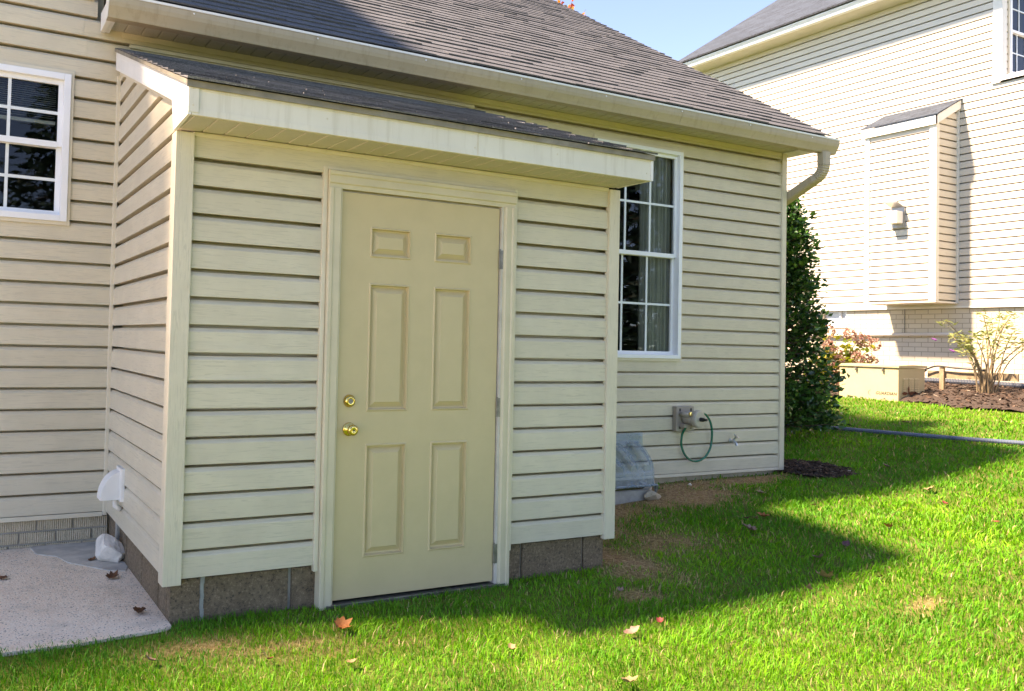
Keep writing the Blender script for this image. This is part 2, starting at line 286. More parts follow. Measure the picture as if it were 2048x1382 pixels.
# ------------------------------------------------------------ helpers
def link(o, parent=None):
    col.objects.link(o)
    if parent is not None: o.parent = parent
    return o
ROOT = {}
def thing(name, label, cat, base=(0, 0, 0), group=None):
    o = bpy.data.objects.new(name, None); o.location = base; o.empty_display_size = 0.1; col.objects.link(o)
    o['label'] = label; o['category'] = cat
    if group: o['group'] = group
    ROOT[o.name] = Vector(base); return o
def tag(o, label, cat, group=None):
    o['label'] = label; o['category'] = cat
    if group: o['group'] = group
    return o
class MB:
    def __init__(s): s.v = []; s.f = []; s.t = []
    def add(s, vs_, fs, tint=None):
        n = len(s.v); s.v += [tuple(p) for p in vs_]; s.f += [tuple(i+n for i in f) for f in fs]
        if tint is not None: s.t += [tint]*len(vs_)
        return s
    def box(s, x0, x1, y0, y1, z0, z1):
        return s.add([(x0, y0, z0), (x1, y0, z0), (x1, y1, z0), (x0, y1, z0), (x0, y0, z1), (x1, y0, z1), (x1, y1, z1), (x0, y1, z1)],
                     [(0, 3, 2, 1), (4, 5, 6, 7), (0, 1, 5, 4), (1, 2, 6, 5), (2, 3, 7, 6), (3, 0, 4, 7)])
    def prism(s, poly, axis, a, b):
        """poly: 2-D points; extruded along axis from a to b"""
        def P(p, t):
            return {'x': (t, p[0], p[1]), 'y': (p[0], t, p[1]), 'z': (p[0], p[1], t)}[axis]
        n = len(poly); vs_ = [P(p, a) for p in poly] + [P(p, b) for p in poly]
        fs = [tuple(range(n))[::-1], tuple(range(n, 2*n))] + [(i, (i+1) % n, n+(i+1) % n, n+i) for i in range(n)]
        return s.add(vs_, fs)
    def tube(s, pts, r, seg=10, cap=True, rfun=None):
        pts = [Vector(p) for p in pts]; rings = []
        ref = Vector((0, 0, 1))
        for i, p in enumerate(pts):
            t = (pts[min(i+1, len(pts)-1)] - pts[max(i-1, 0)]).normalized()
            u = t.cross(ref)
            if u.length < 1e-3: u = t.cross(Vector((1, 0, 0)))
            u.normalize(); w = u.cross(t)
            rr = rfun(i) if rfun else (r[i] if isinstance(r, (list, tuple)) else r)
            rings.append([p + rr*(math.cos(2*math.pi*k/seg)*u + math.sin(2*math.pi*k/seg)*w) for k in range(seg)])
        vs_ = [q for rg in rings for q in rg]; fs = []
        for i in range(len(rings)-1):
            for k in range(seg): fs.append((i*seg+k, i*seg+(k+1) % seg, (i+1)*seg+(k+1) % seg, (i+1)*seg+k))
        if cap: fs += [tuple(range(seg))[::-1], tuple(range((len(rings)-1)*seg, len(rings)*seg))]
        return s.add(vs_, fs)
    def lathe(s, prof, origin, axis, seg=20):
        """prof: (distance along axis, radius)"""
        ax = Vector(axis).normalized(); u = ax.cross(Vector((0, 0, 1)))
        if u.length < 1e-3: u = Vector((1, 0, 0))
        u.normalize(); w = u.cross(ax); o = Vector(origin); vs_ = []
        for d, r in prof:
            vs_ += [o + ax*d + r*(math.cos(2*math.pi*k/seg)*u + math.sin(2*math.pi*k/seg)*w) for k in range(seg)]
        fs = []
        for i in range(len(prof)-1):
            for k in range(seg): fs.append((i*seg+k, i*seg+(k+1) % seg, (i+1)*seg+(k+1) % seg, (i+1)*seg+k))
        fs += [tuple(range(seg))[::-1], tuple(range((len(prof)-1)*seg, len(prof)*seg))]
        return s.add(vs_, fs)
    def mesh(s, name, m, smooth=False):
        me = bpy.data.meshes.new(name); me.from_pydata(s.v, [], s.f); me.materials.append(m)
        if s.t:
            a = me.attributes.new('tint', 'FLOAT', 'POINT'); a.data.foreach_set('value', s.t)
        if smooth: me.polygons.foreach_set('use_smooth', [True]*len(me.polygons))
        me.update(); return me
    def build(s, name, m, parent=None, smooth=False, fix=True, bevel=0.0):
        me = s.mesh(name, m, smooth)
        if fix or bevel:
            bm = bmesh.new(); bm.from_mesh(me); bmesh.ops.recalc_face_normals(bm, faces=bm.faces)
            if bevel: bmesh.ops.bevel(bm, geom=bm.edges, offset=bevel, segments=2, affect='EDGES', profile=0.7, clamp_overlap=True)
            bm.to_mesh(me); bm.free()
        o = bpy.data.objects.new(name, me); link(o, parent)
        if parent is not None and parent.type == 'EMPTY' and parent.name in ROOT: o.location = -ROOT[parent.name]
        return o
def put(name, me, parent, loc=(0, 0, 0), rz=0.0):
    o = bpy.data.objects.new(name, me); link(o, parent)
    L = Vector(loc)
    if parent is not None and parent.name in ROOT: L = L - ROOT[parent.name]
    o.location = L; o.rotation_euler = (0, 0, rz); return o

# ------------------------------------------------------------ terrain
def ss(a, b, t):
    t = np.clip((np.asarray(t, float)-a)/(b-a), 0, 1); return t*t*(3-2*t)
def terr(x, y):
    x = np.asarray(x, float); y = np.asarray(y, float)
    z = -.205 + .125*ss(2.4, 4.9, x) + .69*np.clip((x-5.9)/7.1, 0, 1.15)
    return z + .008*np.sin(x*1.7+y*.9)*np.sin(y*1.3-x*.6)
def vnoise(x, y, s, seed=0):
    """smooth value noise for patches"""
    r = np.random.default_rng(seed).random((64, 64)); u = np.asarray(x)*s+200; v = np.asarray(y)*s+200
    iu = np.floor(u).astype(int); iv = np.floor(v).astype(int); fu = u-iu; fv = v-iv; fu = fu*fu*(3-2*fu); fv = fv*fv*(3-2*fv)
    g = lambda a, b: r[a % 64, b % 64]
    return (g(iu, iv)*(1-fu)+g(iu+1, iv)*fu)*(1-fv)+(g(iu, iv+1)*(1-fu)+g(iu+1, iv+1)*fu)*fv
DRY = [(5.0, 1.5, 1.3, .07, 1.3), (4.35, 1.15, 0.55, 0.33, 1.35), (4.95, 1.40, 0.85, 0.15, 1.3), (2.72, 0.35, 0.20, 0.7, 1.25), (2.62, -0.12, 0.17, 0.14, 1.25), (2.35, -0.45, 0.14, 0.10, 0.95),
       (3.0, 0.85, 0.40, 0.42, 0.95), (3.5, 1.2, 0.5, 0.4, 1.2), (0.05, -0.28, 0.25, 0.08, 0.6), (3.45, -1.2, 0.14, 0.05, 0.75), (0.35, -0.42, 0.35, 0.06, 0.55), (3.2, 0.25, 0.35, 0.28, 0.7), (0.5, -.55, .5, .05, .45)]
def dryness(x, y):
    d = np.zeros_like(np.asarray(x, float))
    for cx, cy, rx, ry, a in DRY:
        d = np.maximum(d, a*np.exp(-(((x-cx)/rx)**2+((y-cy)/ry)**2)**1.2))
    return np.clip(d*(0.45+0.95*vnoise(x, y, 9, 3)), 0, 1)
xs = np.unique(np.concatenate([np.linspace(-400, -8, 14), np.linspace(-8, 16, 193), np.linspace(16, 500, 14)]))
ys = np.unique(np.concatenate([np.linspace(-400, -8, 14), np.linspace(-8, 3, 111), np.linspace(3, 16, 60), np.linspace(16, 500, 14)]))
X, Y = np.meshgrid(xs, ys); Z = terr(X, Y)
nx, ny = len(xs), len(ys)
me = bpy.data.meshes.new('ground')
me.from_pydata(np.stack([X.ravel(), Y.ravel(), Z.ravel()], 1).tolist(), [], [(j*nx+i, j*nx+i+1, (j+1)*nx+i+1, (j+1)*nx+i) for j in range(ny-1) for i in range(nx-1)])
a = me.attributes.new('dry', 'FLOAT', 'POINT'); a.data.foreach_set('value', dryness(X, Y).ravel().astype(np.float32))
me.materials.append(MAT['soil']); me.polygons.foreach_set('use_smooth', [True]*len(me.polygons))
ground = bpy.data.objects.new('ground', me); link(ground); ground['kind'] = 'structure'

# patio slab; unseen left-front part added to bounce sunlight onto the walls
pm = MB(); pm.prism([(-12.0, -4.6), (-1.75, -4.6), (-1.70, -0.09), (-1.2, -0.075), (-0.35, -0.085), (0.0, -0.045), (0.028, -0.02), (0.028, 1.6), (-12.0, 1.6)], 'z', -0.33, -0.192)
patio = pm.build('patio', MAT['patio']); patio['kind'] = 'structure'
mp_ = MB(); mp_.prism([(-0.42, 1.60), (-0.40, 1.42), (-0.30, 1.33), (-0.26, 1.18), (-0.17, 1.06), (-0.08, 0.94), (0.0, 0.90), (0.026, 0.97), (0.026, 1.60)], 'z', -0.1925, -0.187)
mp_.build('mortar_patch', simple('mortar_wash', (0.46, 0.42, 0.36), 0.9, var=0.25, vs_=10, bs=0.5, bscale=40, bdist=0.004), patio)

# ------------------------------------------------------------ siding boards
E_ = 0.125; D = 1.575
def profile(e):
    k = e/0.125
    return [(-0.052, 0.0035*k), (0.0150, 0.0010*k), (0.0170, 0.0), (0.0173, 0.004*k), (0.0158, 0.091*k), (0.0142, 0.0945*k), (0.0020, 0.1095*k), (-0.0520, 0.1130*k), (-0.0530, 0.132*k)]
BC = {}
def board_mesh(L, e=E_, m='siding'):
    key = (round(L, 4), e, m)
    if key in BC: return BC[key]
    b = MB(); P = profile(e); n = len(P)
    b.add([(0, -p, h) for p, h in P] + [(L, -p, h) for p, h in P], [(i, n+i, n+i+1, i+1) for i in range(n-1)])
    BC[key] = b.mesh('siding_board', MAT[m]); return BC[key]
def clip_mesh(src, planes, m):
    bm = bmesh.new(); bm.from_mesh(src)
    for co, no in planes: bmesh.ops.bisect_plane(bm, geom=bm.verts[:]+bm.edges[:]+bm.faces[:], plane_co=co, plane_no=no, clear_outer=True)
    me = bpy.data.meshes.new('siding_board'); bm.to_mesh(me); bm.free()
    if not me.materials: me.materials.append(m)
    return me
def course(parent, x0, x1, yw, z, rz=0.0, e=E_, m='siding', planes=None):
    """one board; rz=0 faces -y starting at (x0,yw); rz=-90 faces -x: x0..x1 are y values running from far (x0) to near (x1)"""
    L = abs(x1-x0); me = board_mesh(L, e, m)
    if planes: 
        me = clip_mesh(me, planes, MAT[m])
        if not len(me.polygons): return None
    loc = (x0, yw, z) if rz == 0 else (yw, x0, z)
    return put('siding_board', me, parent, loc, rz)
R90 = -math.pi/2

# ================================================================ HOUSE
house = thing('house', 'tan vinyl sided house with grey shingle roof, tan gutter and white windows', 'house', (0, D, -0.2))
YW = D+0.017; CW = D+.072
# wall core with openings
WL = (-1.245, -0.285, 1.735, 2.62)      # left window x0,x1,z0,z1
WR = (3.80, 4.765, 0.985, 2.775)
w = MB()
w.box(-4.79, -1.245, CW, CW+.11, -.4, 5.3); w.box(-.285, -.10, CW, CW+.11, -.4, 5.3)
w.box(-1.245, -.285, CW, CW+.11, -.4, 1.735); w.box(-1.245, -.285, CW, CW+.11, 2.62, 3.11); w.box(-1.245, -.285, CW, CW+.11, 4.3, 5.3)
w.box(-.10, 3.80, CW, CW+.11, -.4, 2.98); w.box(4.765, 6.09, CW, CW+.11, -.4, 2.98)
w.box(3.80, 4.765, CW, CW+.11, -.4, .985); w.box(3.80, 4.765, CW, CW+.11, 2.775, 2.98)
w.box(-.14, -.10, YW+.12, 8, 2.6, 5.3)                                       # upper storey side above the low roof
w.box(5.97, 6.09, YW+.12, 8, -.4, 2.98)                                      # right side wall
w.box(-4.5, 6.09, 8, 8.12, -.4, 5.3 if False else 2.98)
wall = w.build('wall', MAT['siding'], house)
# gable end triangle on the right
g = MB(); g.prism([(YW+.12, 2.98), (8.0, 2.98), (6.0, 6.0), (5.2, 5.6), (YW+.12, 3.2)], 'x', 5.99, 6.09); g.build('gable', MAT['siding'], house)
# left storey boards (x<0) and low wall boards
SEAMS = {}
for k in range(0, 42):
    z = k*E_
    segs = []
    if z+E_ < WL[2] or z > WL[3]: segs = [(-4.78, 0.02, None)]
    else:
        segs = [(-4.78, WL[0]+.025, None), (WL[1]-.025, 0.02, None)]
        if z < WL[2]-.02: course(wall, WL[0]+.025, WL[1]-.025, YW, z, planes=[((0, 0, WL[2]-.02-z), (0, 0, 1))])
        if z+E_ > WL[3]+.02: course(wall, WL[0]+.025, WL[1]-.025, YW, z, planes=[((0, 0, WL[3]+.02-z), (0, 0, -1))])
    if z > 2.9: segs = [(a_, min(b_, -0.145), None) for a_, b_, _ in segs]
    for a_, b_, pl in segs:
        if 2.7 < z < 2.95 and b_ > -.02:            # lap joint seen above the left window
            xs_ = -0.215 if k % 2 == 0 else -0.235
            course(wall, a_, xs_+.012, YW-.0016, z); course(wall, xs_, b_, YW, z)
        else: course(wall, a_, b_, YW, z)
for k in range(0, 24):
    z = k*E_
    if z > 2.9: break
    if z+E_ < WR[2] or z > WR[3]:
        jx = {0: 4.93, 1: 4.94, 6: 5.25, 7: 5.26, 5: None}.get(k)
        x0 = 2.35 if z < 2.0 else 0.02
        if k == 21 or k == 22: jx = 5.83
        if jx:
            course(wall, x0, jx+.02, YW-.0018, z); course(wall, jx, 6.105, YW, z)
        else: course(wall, x0, 6.105, YW, z)
    else:
        course(wall, 2.35 if z < 2.0 else 0.02, WR[0]+.025, YW, z); course(wall, WR[1]-.025, 6.105, YW, z)
        if z < WR[2]-.02: course(wall, WR[0]+.025, WR[1]-.025, YW, z, planes=[((0, 0, WR[2]-.02-z), (0, 0, 1))])
        if z+E_ > WR[3]+.02: course(wall, WR[0]+.025, WR[1]-.025, YW, z, planes=[((0, 0, WR[3]+.02-z), (0, 0, -1))])
# corner post, inside-corner trim, starter strips, frieze
b = MB(); b.box(6.055, 6.118, D-.012, D+.09, -.03, 2.93); b.box(6.062, 6.111, D-.0135, D-.012, -.03, 2.93); b.build('corner_post', MAT['post'], house, bevel=0.004)
b = MB(); b.box(-.018, 0.004, D-.02, D+.014, -.022, 2.66); b.build('inside_corner_trim', MAT['trim'], house, bevel=0.003)
b = MB(); b.box(-1.6, -.019, D-.004, YW+.01, -.030, -.004); b.build('starter_strip', MAT['trim'], house, bevel=0.003)
b = MB(); b.box(2.5, 6.054, D-.004, YW+.01, -.030, -.004); b.build('starter_strip', MAT['trim'], house, bevel=0.003)
b = MB(); b.box(0.0, 6.05, D-.006, YW, 2.90, 2.934); b.box(.05, 2.6, D-.012, YW, 2.845, 2.868); b.build('frieze_trim', MAT['trim'], house, bevel=0.002)
# combed brick foundation on the left
fb = MB(); fb.box(-1.7, 0.02, D+.042, D+.1, -.35, -.03); fnd = fb.build('foundation', MAT['mortar'], house)
for r in range(4):
    z1 = -.036-r*.0715; off = (0.0, -.11, -.055, -.165)[r]
    x = 0.03+off-.0
    xr = 0.028
    x = xr
    first = True
    while x > -1.65:
        L = 0.205 if not first else (0.205+off if 0.205+off > .05 else .1)
        b = MB(); b.box(x-L, x-.011, D+.030+random.uniform(-.002, .002), D+.06, z1-.060, z1)
        b.build('brick', MAT['brick'], fnd, bevel=0.004); x -= L; first = False
# block strip under the right part of the wall
fb = MB(); fb.box(2.5, 6.05, D+.046, D+.12, -.4, -.03); fnd2 = fb.build('foundation', MAT['mortar'], house)
x = 2.6
for L in (.39, .39, .39, .30, .39, .39, .39, .39, .20, .2):
    x2 = min(x+L, 6.05); b = MB(); b.box(x, x2-.008, D+.036+random.uniform(-.002, .002), D+.07, -.24, -.033)
    b.build('block', MAT['brick'], fnd2, bevel=0.004); x = x2
    if x > 6.0: break

# windows
def window(parent, x0, x1, z0, z1, glassx, cols, ztop, zmid, zbot, name='window', y=None):
    y = D if y is None else y
    wi = MB(); wi.box(x0-.03, x0, y-.012, y+.02, z0-.03, z1+.03); wi.box(x1, x1+.018, y-.012, y+.02, z0-.022, z1+.022)
    wi.box(x0, x1, y-.012, y+.02, z1, z1+.022); wi.box(x0, x1, y-.012, y+.02, z0-.022, z0)
    W = wi.build(name, MAT['trim'], parent, bevel=0.002)
    fr = MB(); gx0, gx1 = glassx; t = .028
    fr.box(x0, gx0-t, y-.022, y+.07, z0, z1); fr.box(gx1+t, x1, y-.022, y+.07, z0, z1)
    fr.box(gx0-t, gx1+t, y-.022, y+.07, ztop+t, z1); fr.box(gx0-t, gx1+t, y-.022, y+.07, z0, zbot-t)
    fr.build('frame', MAT['wpaint'], W, bevel=0.003)
    for up_ in (True, False):
        za, zb = (zmid+.018, ztop) if up_ else (zbot, zmid-.02)
        yy = y+.012 if up_ else y+.034
        if up_: yy = y+.008
        sa = MB(); yb = yy+.022
        sa.box(gx0-t, gx0, yy, yb, za-.03, zb+t); sa.box(gx1, gx1+t, yy, yb, za-.03, zb+t)
        sa.box(gx0, gx1, yy, yb, zb, zb+t if up_ else zb+.036); sa.box(gx0, gx1, yy, yb, za-.036 if up_ else za-t, za)
        sa.build('sash', MAT['wpaint'], W, bevel=0.002)
        dx = (gx1-gx0)/cols; dz = (zb-za)/2
        for i in range(1, cols):
            m_ = MB(); m_.box(gx0+i*dx-.009, gx0+i*dx+.009, yy+.008, yy+.015, za, zb); m_.build('muntin', MAT['muntin'], W)
        m_ = MB()
        for i in range(cols): m_.box(gx0+i*dx+.009 if i else gx0, gx0+(i+1)*dx-.009 if i < cols-1 else gx1, yy+.0085, yy+.0145, za+dz-.009, za+dz+.009)
        m_.build('muntin', MAT['muntin'], W)
        for i in range(cols):
            for j in range(2):
                p = MB(); p.add([(gx0+i*dx, yy+.0165, za+j*dz), (gx0+(i+1)*dx, yy+.0165, za+j*dz), (gx0+(i+1)*dx, yy+.0165, za+(j+1)*dz), (gx0+i*dx, yy+.0165, za+(j+1)*dz)], [(0, 1, 2, 3)])
                p.build('pane', MAT['pane'], W, fix=False)
    return W
W1 = window(house, -1.245, -.285, 1.735, 2.62, (-1.16, -.352), 3, 2.555, 2.195, 1.80)
W1['label'] = 'white double hung window with blind half down left of the shed'
W2 = window(house, 3.80, 4.765, .985, 2.775, (3.865, 4.70), 3, 2.715, 1.87, 1.045)
W2['label'] = 'tall white double hung window with sheer curtain right of the shed'
W3 = window(house, -1.145, -.185, 3.118, 4.3, (-1.06, -.262), 3, 4.23, 3.75, 3.18)
W3['label'] = 'upper window at the top left edge'
# dark rooms behind the glass
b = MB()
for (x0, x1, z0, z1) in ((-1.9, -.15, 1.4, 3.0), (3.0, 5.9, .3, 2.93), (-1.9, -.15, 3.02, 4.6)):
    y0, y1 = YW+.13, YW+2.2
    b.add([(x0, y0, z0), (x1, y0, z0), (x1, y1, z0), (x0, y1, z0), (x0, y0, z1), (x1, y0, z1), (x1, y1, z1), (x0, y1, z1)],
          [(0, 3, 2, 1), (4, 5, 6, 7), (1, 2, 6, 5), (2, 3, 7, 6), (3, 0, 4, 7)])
b.build('dark_backing', MAT['dark'], house)
# window blind and curtain (things hanging inside)
bl = thing('window_blind', 'pale slatted blind drawn partly down behind the left window', 'blind', (-.75, YW+.06, 2.55))
for i in range(17):
    z = 2.56-i*.0125; b = MB(); b.add([(-1.15, YW+.055, z), (-.36, YW+.055, z), (-.36, YW+.075, z+.009), (-1.15, YW+.075, z+.009)], [(0, 1, 2, 3)]); b.build('slat', MAT['blind'], bl, fix=False)
b = MB(); b.box(-1.15, -.36, YW+.055, YW+.08, 2.325, 2.345); b.build('bottom_rail', MAT['blind'], bl)
cu = MB(); n = 120; vs_ = []
for i in range(n+1):
    x = 4.40+i/n*.32; yy = YW+.075+.018*math.sin(i*.62)+.01*math.sin(i*.23+1)
    vs_ += [(x, yy, 1.0), (x-.01, yy, 2.77)]
cu.add(vs_, [(2*i, 2*i+2, 2*i+3, 2*i+1) for i in range(n)])
tag(cu.build('curtain', MAT['curtain'], smooth=True, fix=False), 'sheer pleated curtain hanging behind the tall window', 'curtain')

# ---- garage roof
SL = 0.677; ang = math.atan(SL); cs_, sn_ = math.cos(ang), math.sin(ang)
Y0, Z0 = 1.215, 3.042; XL, XR = -.10, 6.235; RIDGE = 5.9
rf = MB(); t = .02
zr = Z0+SL*(RIDGE-Y0)
rf.prism([(Y0+.01, Z0-.012), (RIDGE, zr-.012), (2*RIDGE-Y0, Z0-.012), (2*RIDGE-Y0, Z0-.04), (RIDGE, zr-.04), (Y0+.01, Z0-.04)], 'x', XL, XR-.01)
roof = rf.build('roof', simple('roof_felt', (0.05, 0.047, 0.045), 0.95), house)
TW, EX = 0.305, 0.127
def tab_mesh(wd, mname, name='shingle', jag=0, t=.010):
    b = MB(); ln = EX+.03
    # local x along the eave, local y up the slope, local z normal
    x0, x1 = .0006, wd-.0006
    b.add([(x0, 0, .004), (x1, jag, .004), (x1, ln, 0), (x0, ln, 0), (x0, 0, .004+t), (x1, jag, .004+t), (x1, ln, .001), (x0, ln, .001)],
          [(4, 5, 6, 7), (0, 1, 5, 4), (1, 2, 6, 5), (3, 0, 4, 7)])
    return b.mesh(name, MAT[mname])
def lay(roof_o, y0, z0, slope_ang, xl, xr, ncourse, mname, keep, rootloc, jit=.002, flat=False):
    c, s = math.cos(slope_ang), math.sin(slope_ang)
    variants = [tab_mesh(TW, mname, jag=j, t=t_) for j, t_ in ((-.003, .006), (-.0015, .0085), (.001, .0055), (.0025, .010), (.002, .012), (-.002, .007))]
    if flat: variants = [tab_mesh(TW, mname, jag=j, t=.006) for j in (-.006, -.003, .002, .005)]
    items = []
    for r in range(ncourse):
        off = -(r % 2)*TW/2 + random.uniform(-.012, .012) - (r % 3)*.0
        x = xl+off
        while x < xr-.002:
            a_, b_ = max(x, xl), min(x+TW, xr)
            if b_-a_ > .03: items.append((r, a_, b_-a_))
            x += TW
    stuff = MB(); cnt = 0
    def place(r, a_):
        d = r*EX + random.uniform(-jit, jit)
        return (a_, y0+c*d, z0+s*d)
    items.sort(key=lambda q: q[0])
    for r, a_, wd in items:
        L = place(r, a_)
        if cnt < keep:
            me_ = random.choice(variants) if abs(wd-TW) < 1e-4 else tab_mesh(wd, mname)
            o = bpy.data.objects.new('shingle', me_); link(o, roof_o); o.location = L; o.rotation_euler = (slope_ang+(0 if flat else random.uniform(-.004, .006)), 0, 0); cnt += 1
        else:
            t = random.choice((.0055, .006, .007, .0085, .010, .012)); ln = EX+.03; x0, x1 = .0006, wd-.0006; jg = random.uniform(-.005, .005)
            pts = [(x0, 0, .004), (x1, jg, .004), (x1, ln, 0), (x0, ln, 0), (x0, 0, .004+t), (x1, jg, .004+t), (x1, ln, .001), (x0, ln, .001)]
            q = [(L[0]+p[0], L[1]+c*p[1]-s*p[2], L[2]+s*p[1]+c*p[2]) for p in pts]
            stuff.add(q, [(4, 5, 6, 7), (0, 1, 5, 4), (1, 2, 6, 5), (3, 0, 4, 7)], random.random())
    if stuff.v:
        o = stuff.build('shingles', MAT[mname], roof_o, fix=False); o['kind'] = 'stuff'
lay(roof, Y0-.012, Z0-.012, ang, XL, XR, 45, 'shingle', 300, None)
# ridge cap
b = MB(); b.prism([(RIDGE-.15, zr-.10+.01), (RIDGE, zr+.012), (RIDGE+.15, zr-.09), (RIDGE+.15, zr-.11), (RIDGE, zr-.01), (RIDGE-.15, zr-.12)], 'x', XL, XR); b.build('ridge_cap', MAT['shingle'], house)
# drip edge, fascia, soffit, gutter
b = MB(); b.box(-.11, 6.22, 1.295, 1.315, 2.925, 3.045); b.build('fascia', MAT['gutter'], house)
sp = MB(); w_ = .1016; P = [(0, 0), (.006, 0), (.011, .009), (.016, 0), (w_, 0), (w_, .012), (0, .012)]
sp.prism([(p[0], p[1]) for p in P], 'y', 0, D-1.315-.004); sm = sp.mesh('soffit_panel', MAT['soffit'])
x = -.10
while x < 6.06: put('soffit_panel', sm, house, (x, 1.316, 2.936)); x += w_
gp = [(1.294, 2.888), (1.240, 2.888), (1.232, 2.8905), (1.226, 2.906), (1.214, 2.930), (1.203, 2.950), (1.197, 2.972), (1.194, 2.996), (1.194, 3.004), (1.197, 3.004), (1.200, 2.996), (1.205, 2.955), (1.222, 2.922), (1.236, 2.896), (1.294, 2.892)]
b = MB(); b.prism(gp, 'x', -.135, 6.335); gut = b.build('gutter', MAT['gutter'], house)
b = MB(); b.prism([(1.189, 3.0045), (1.189, 3.019), (1.214, 3.021), (1.214, 3.012), (1.196, 3.0045)], 'x', -.135, 6.335); b.build('lip', MAT['lip'], gut)
for xx, nm in ((-.1385, 'end_cap'), (6.336, 'end_cap')):
    b = MB(); b.prism([(p[0], p[1]) for p in gp[:9]] + [(1.294, 3.004)], 'x', xx-.0015, xx+.0015); b.build(nm, MAT['lip' if xx < 0 else 'gutter'], gut)
b = MB(); b.box(-.128, -.102, 1.296, 1.556, 2.905, 3.02); b.box(-.10, -.075, 1.30, D-.012, 2.912, 2.9355); b.build('eave_end_trim', MAT['white'], house)
b = MB(); b.box(6.065, 6.262, 1.318, 1.66, 2.927, 2.9345); b.box(6.245, 6.262, 1.318, 1.66, 2.935, 3.06); b.build('eave_return', MAT['white'], house)
for xx in (1.52, 4.36):
    b = MB(); b.prism([(p[0]-.0022, p[1]) for p in gp[1:9]]+[(p[0]+.001, p[1]) for p in gp[1:9]][::-1], 'x', xx, xx+.022); b.build('seam', MAT['gutter'], gut)
for i_ in range(8):
    b = MB(); b.lathe([(0, .006), (.004, .005)], (.35+i_*.8, 1.192, 2.988), (0, -1, .1), 8); b.build('spike_head', MAT['lip'], gut)
# rake board and rake soffit on the right end
b = MB(); b.prism([(1.3, 2.99), (1.3, 3.075), (RIDGE, zr-.045), (RIDGE, zr-.19), (1.66, 3.14)], 'x', 6.205, 6.222); b.build('rake_board', MAT['gutter'], house)
# hip-over cap shingle at right eave corner handled by shingles; downspout
def rect_path(pts, hw, hd, name, m, parent, ribs=None):
    b = MB(); pts = [Vector(p) for p in pts]; rings = []
    for i, p in enumerate(pts):
        t_ = (pts[min(i+1, len(pts)-1)]-pts[max(i-1, 0)]).normalized(); u = Vector((1, 0, 0)); u = (u-t_*u.dot(t_)).normalized(); v = t_.cross(u)
        k = 1.0
        if ribs and ribs[0] <= i <= ribs[1]: k = 1.0 if i % 2 else 0.90
        pr = []
        for a_, c_ in ((-1, -.7), (-.7, -1), (.7, -1), (1, -.7), (1, .7), (.7, 1), (-.7, 1), (-1, .7)): pr.append(p+u*hw*a_*k+v*hd*c_*k)
        rings.append(pr)
    fs = []
    for i in range(len(rings)-1):
        for k in range(8): fs.append((i*8+k, i*8+(k+1) % 8, (i+1)*8+(k+1) % 8, (i+1)*8+k))
    b.add([q for r in rings for q in r], fs); return b.build(name, m, parent)
pts = [(6.195, 1.250, 2.895), (6.195, 1.250, 2.78)]
for i in range(17):
    th = i/16*math.radians(62); R_ = .13
    pts.append((6.195, 1.250+R_*(1-math.cos(th)), 2.78-R_*math.sin(th)))
lx = pts[-1]; dv = Vector((0, math.sin(math.radians(62)), -math.cos(math.radians(62))))
pts.append((lx[0]-.006, lx[1]+dv.y*.02, lx[2]+dv.z*.02))
pts.append((6.165, lx[1]+dv.y*.42, lx[2]+dv.z*.42))
ds = rect_path(pts, .050, .040, 'downspout', MAT['gutter'], house, (2, 18))
rect_path([(6.165, 1.70, 2.50), (6.165, 1.73, 2.46), (6.165, 1.74, .1)], .046, .036, 'lower_pipe', MAT['gutter'], ds)
# unseen left wing, placed so its corner shades the patio and the shed's side
b = MB(); b.box(-10.0, -4.8, D, 8, -.4, 9.0); wing = b.build('unseen_wing_wall', MAT['siding'], house)
b = MB(); b.add([(-10.0, D, 9.0), (-4.8, D, 9.0), (-4.8, 8, 9.0), (-10.0, 8, 9.0), (-7.4, 3.9, 10.2), (-7.4, 6, 10.2)], [(0, 1, 4), (1, 2, 5, 4), (2, 3, 5), (3, 0, 4, 5), (0, 3, 2, 1)]); b.build('unseen_wing_roof', MAT['nshingle'], house)
b = MB(); b.prism([(D-.3, 5.3), (8.3, 5.3), (4.8, 7.2)], 'x', -4.79, 0.1); b.build('upper_roof', MAT['nshingle'], house)

# ================================================================ LEAN-TO SHED
shed = thing('lean_to_shed', 'small tan sided lean-to storage shed with six panel door against the house', 'shed', (1.28, .8, -.2))
w = MB(); w.box(.072, .745, .072, .11, -.0, 2.0); w.box(1.80, 2.53, .072, .11, -.0, 2.0); w.box(.745, 1.80, .072, .11, 1.86, 2.0)
w.prism([(.1, -.02), (D, -.02), (D, 2.70), (.1, 2.14)], 'x', .072, .1); w.prism([(.1, -.02), (D, -.02), (D, 2.70), (.1, 2.14)], 'x', 2.46, 2.545)
swall = w.build('wall', MAT['siding'], shed)
for k in range(16):
    z = k*E_
    if z > 1.88-.01: pass
    top = 1.975
    pl = [((0, 0, top-z), (0, 0, 1))] if z+E_ > top-.01 else None
    if z+E_ < 1.90:
        course(swall, .03, .775, .017, z, planes=pl); course(swall, 1.775, 2.552, .017, z, planes=pl)
    else: 
        course(swall, .03, 2.552, .017, z, planes=([((0, 0, top-z), (0, 0, 1))]))
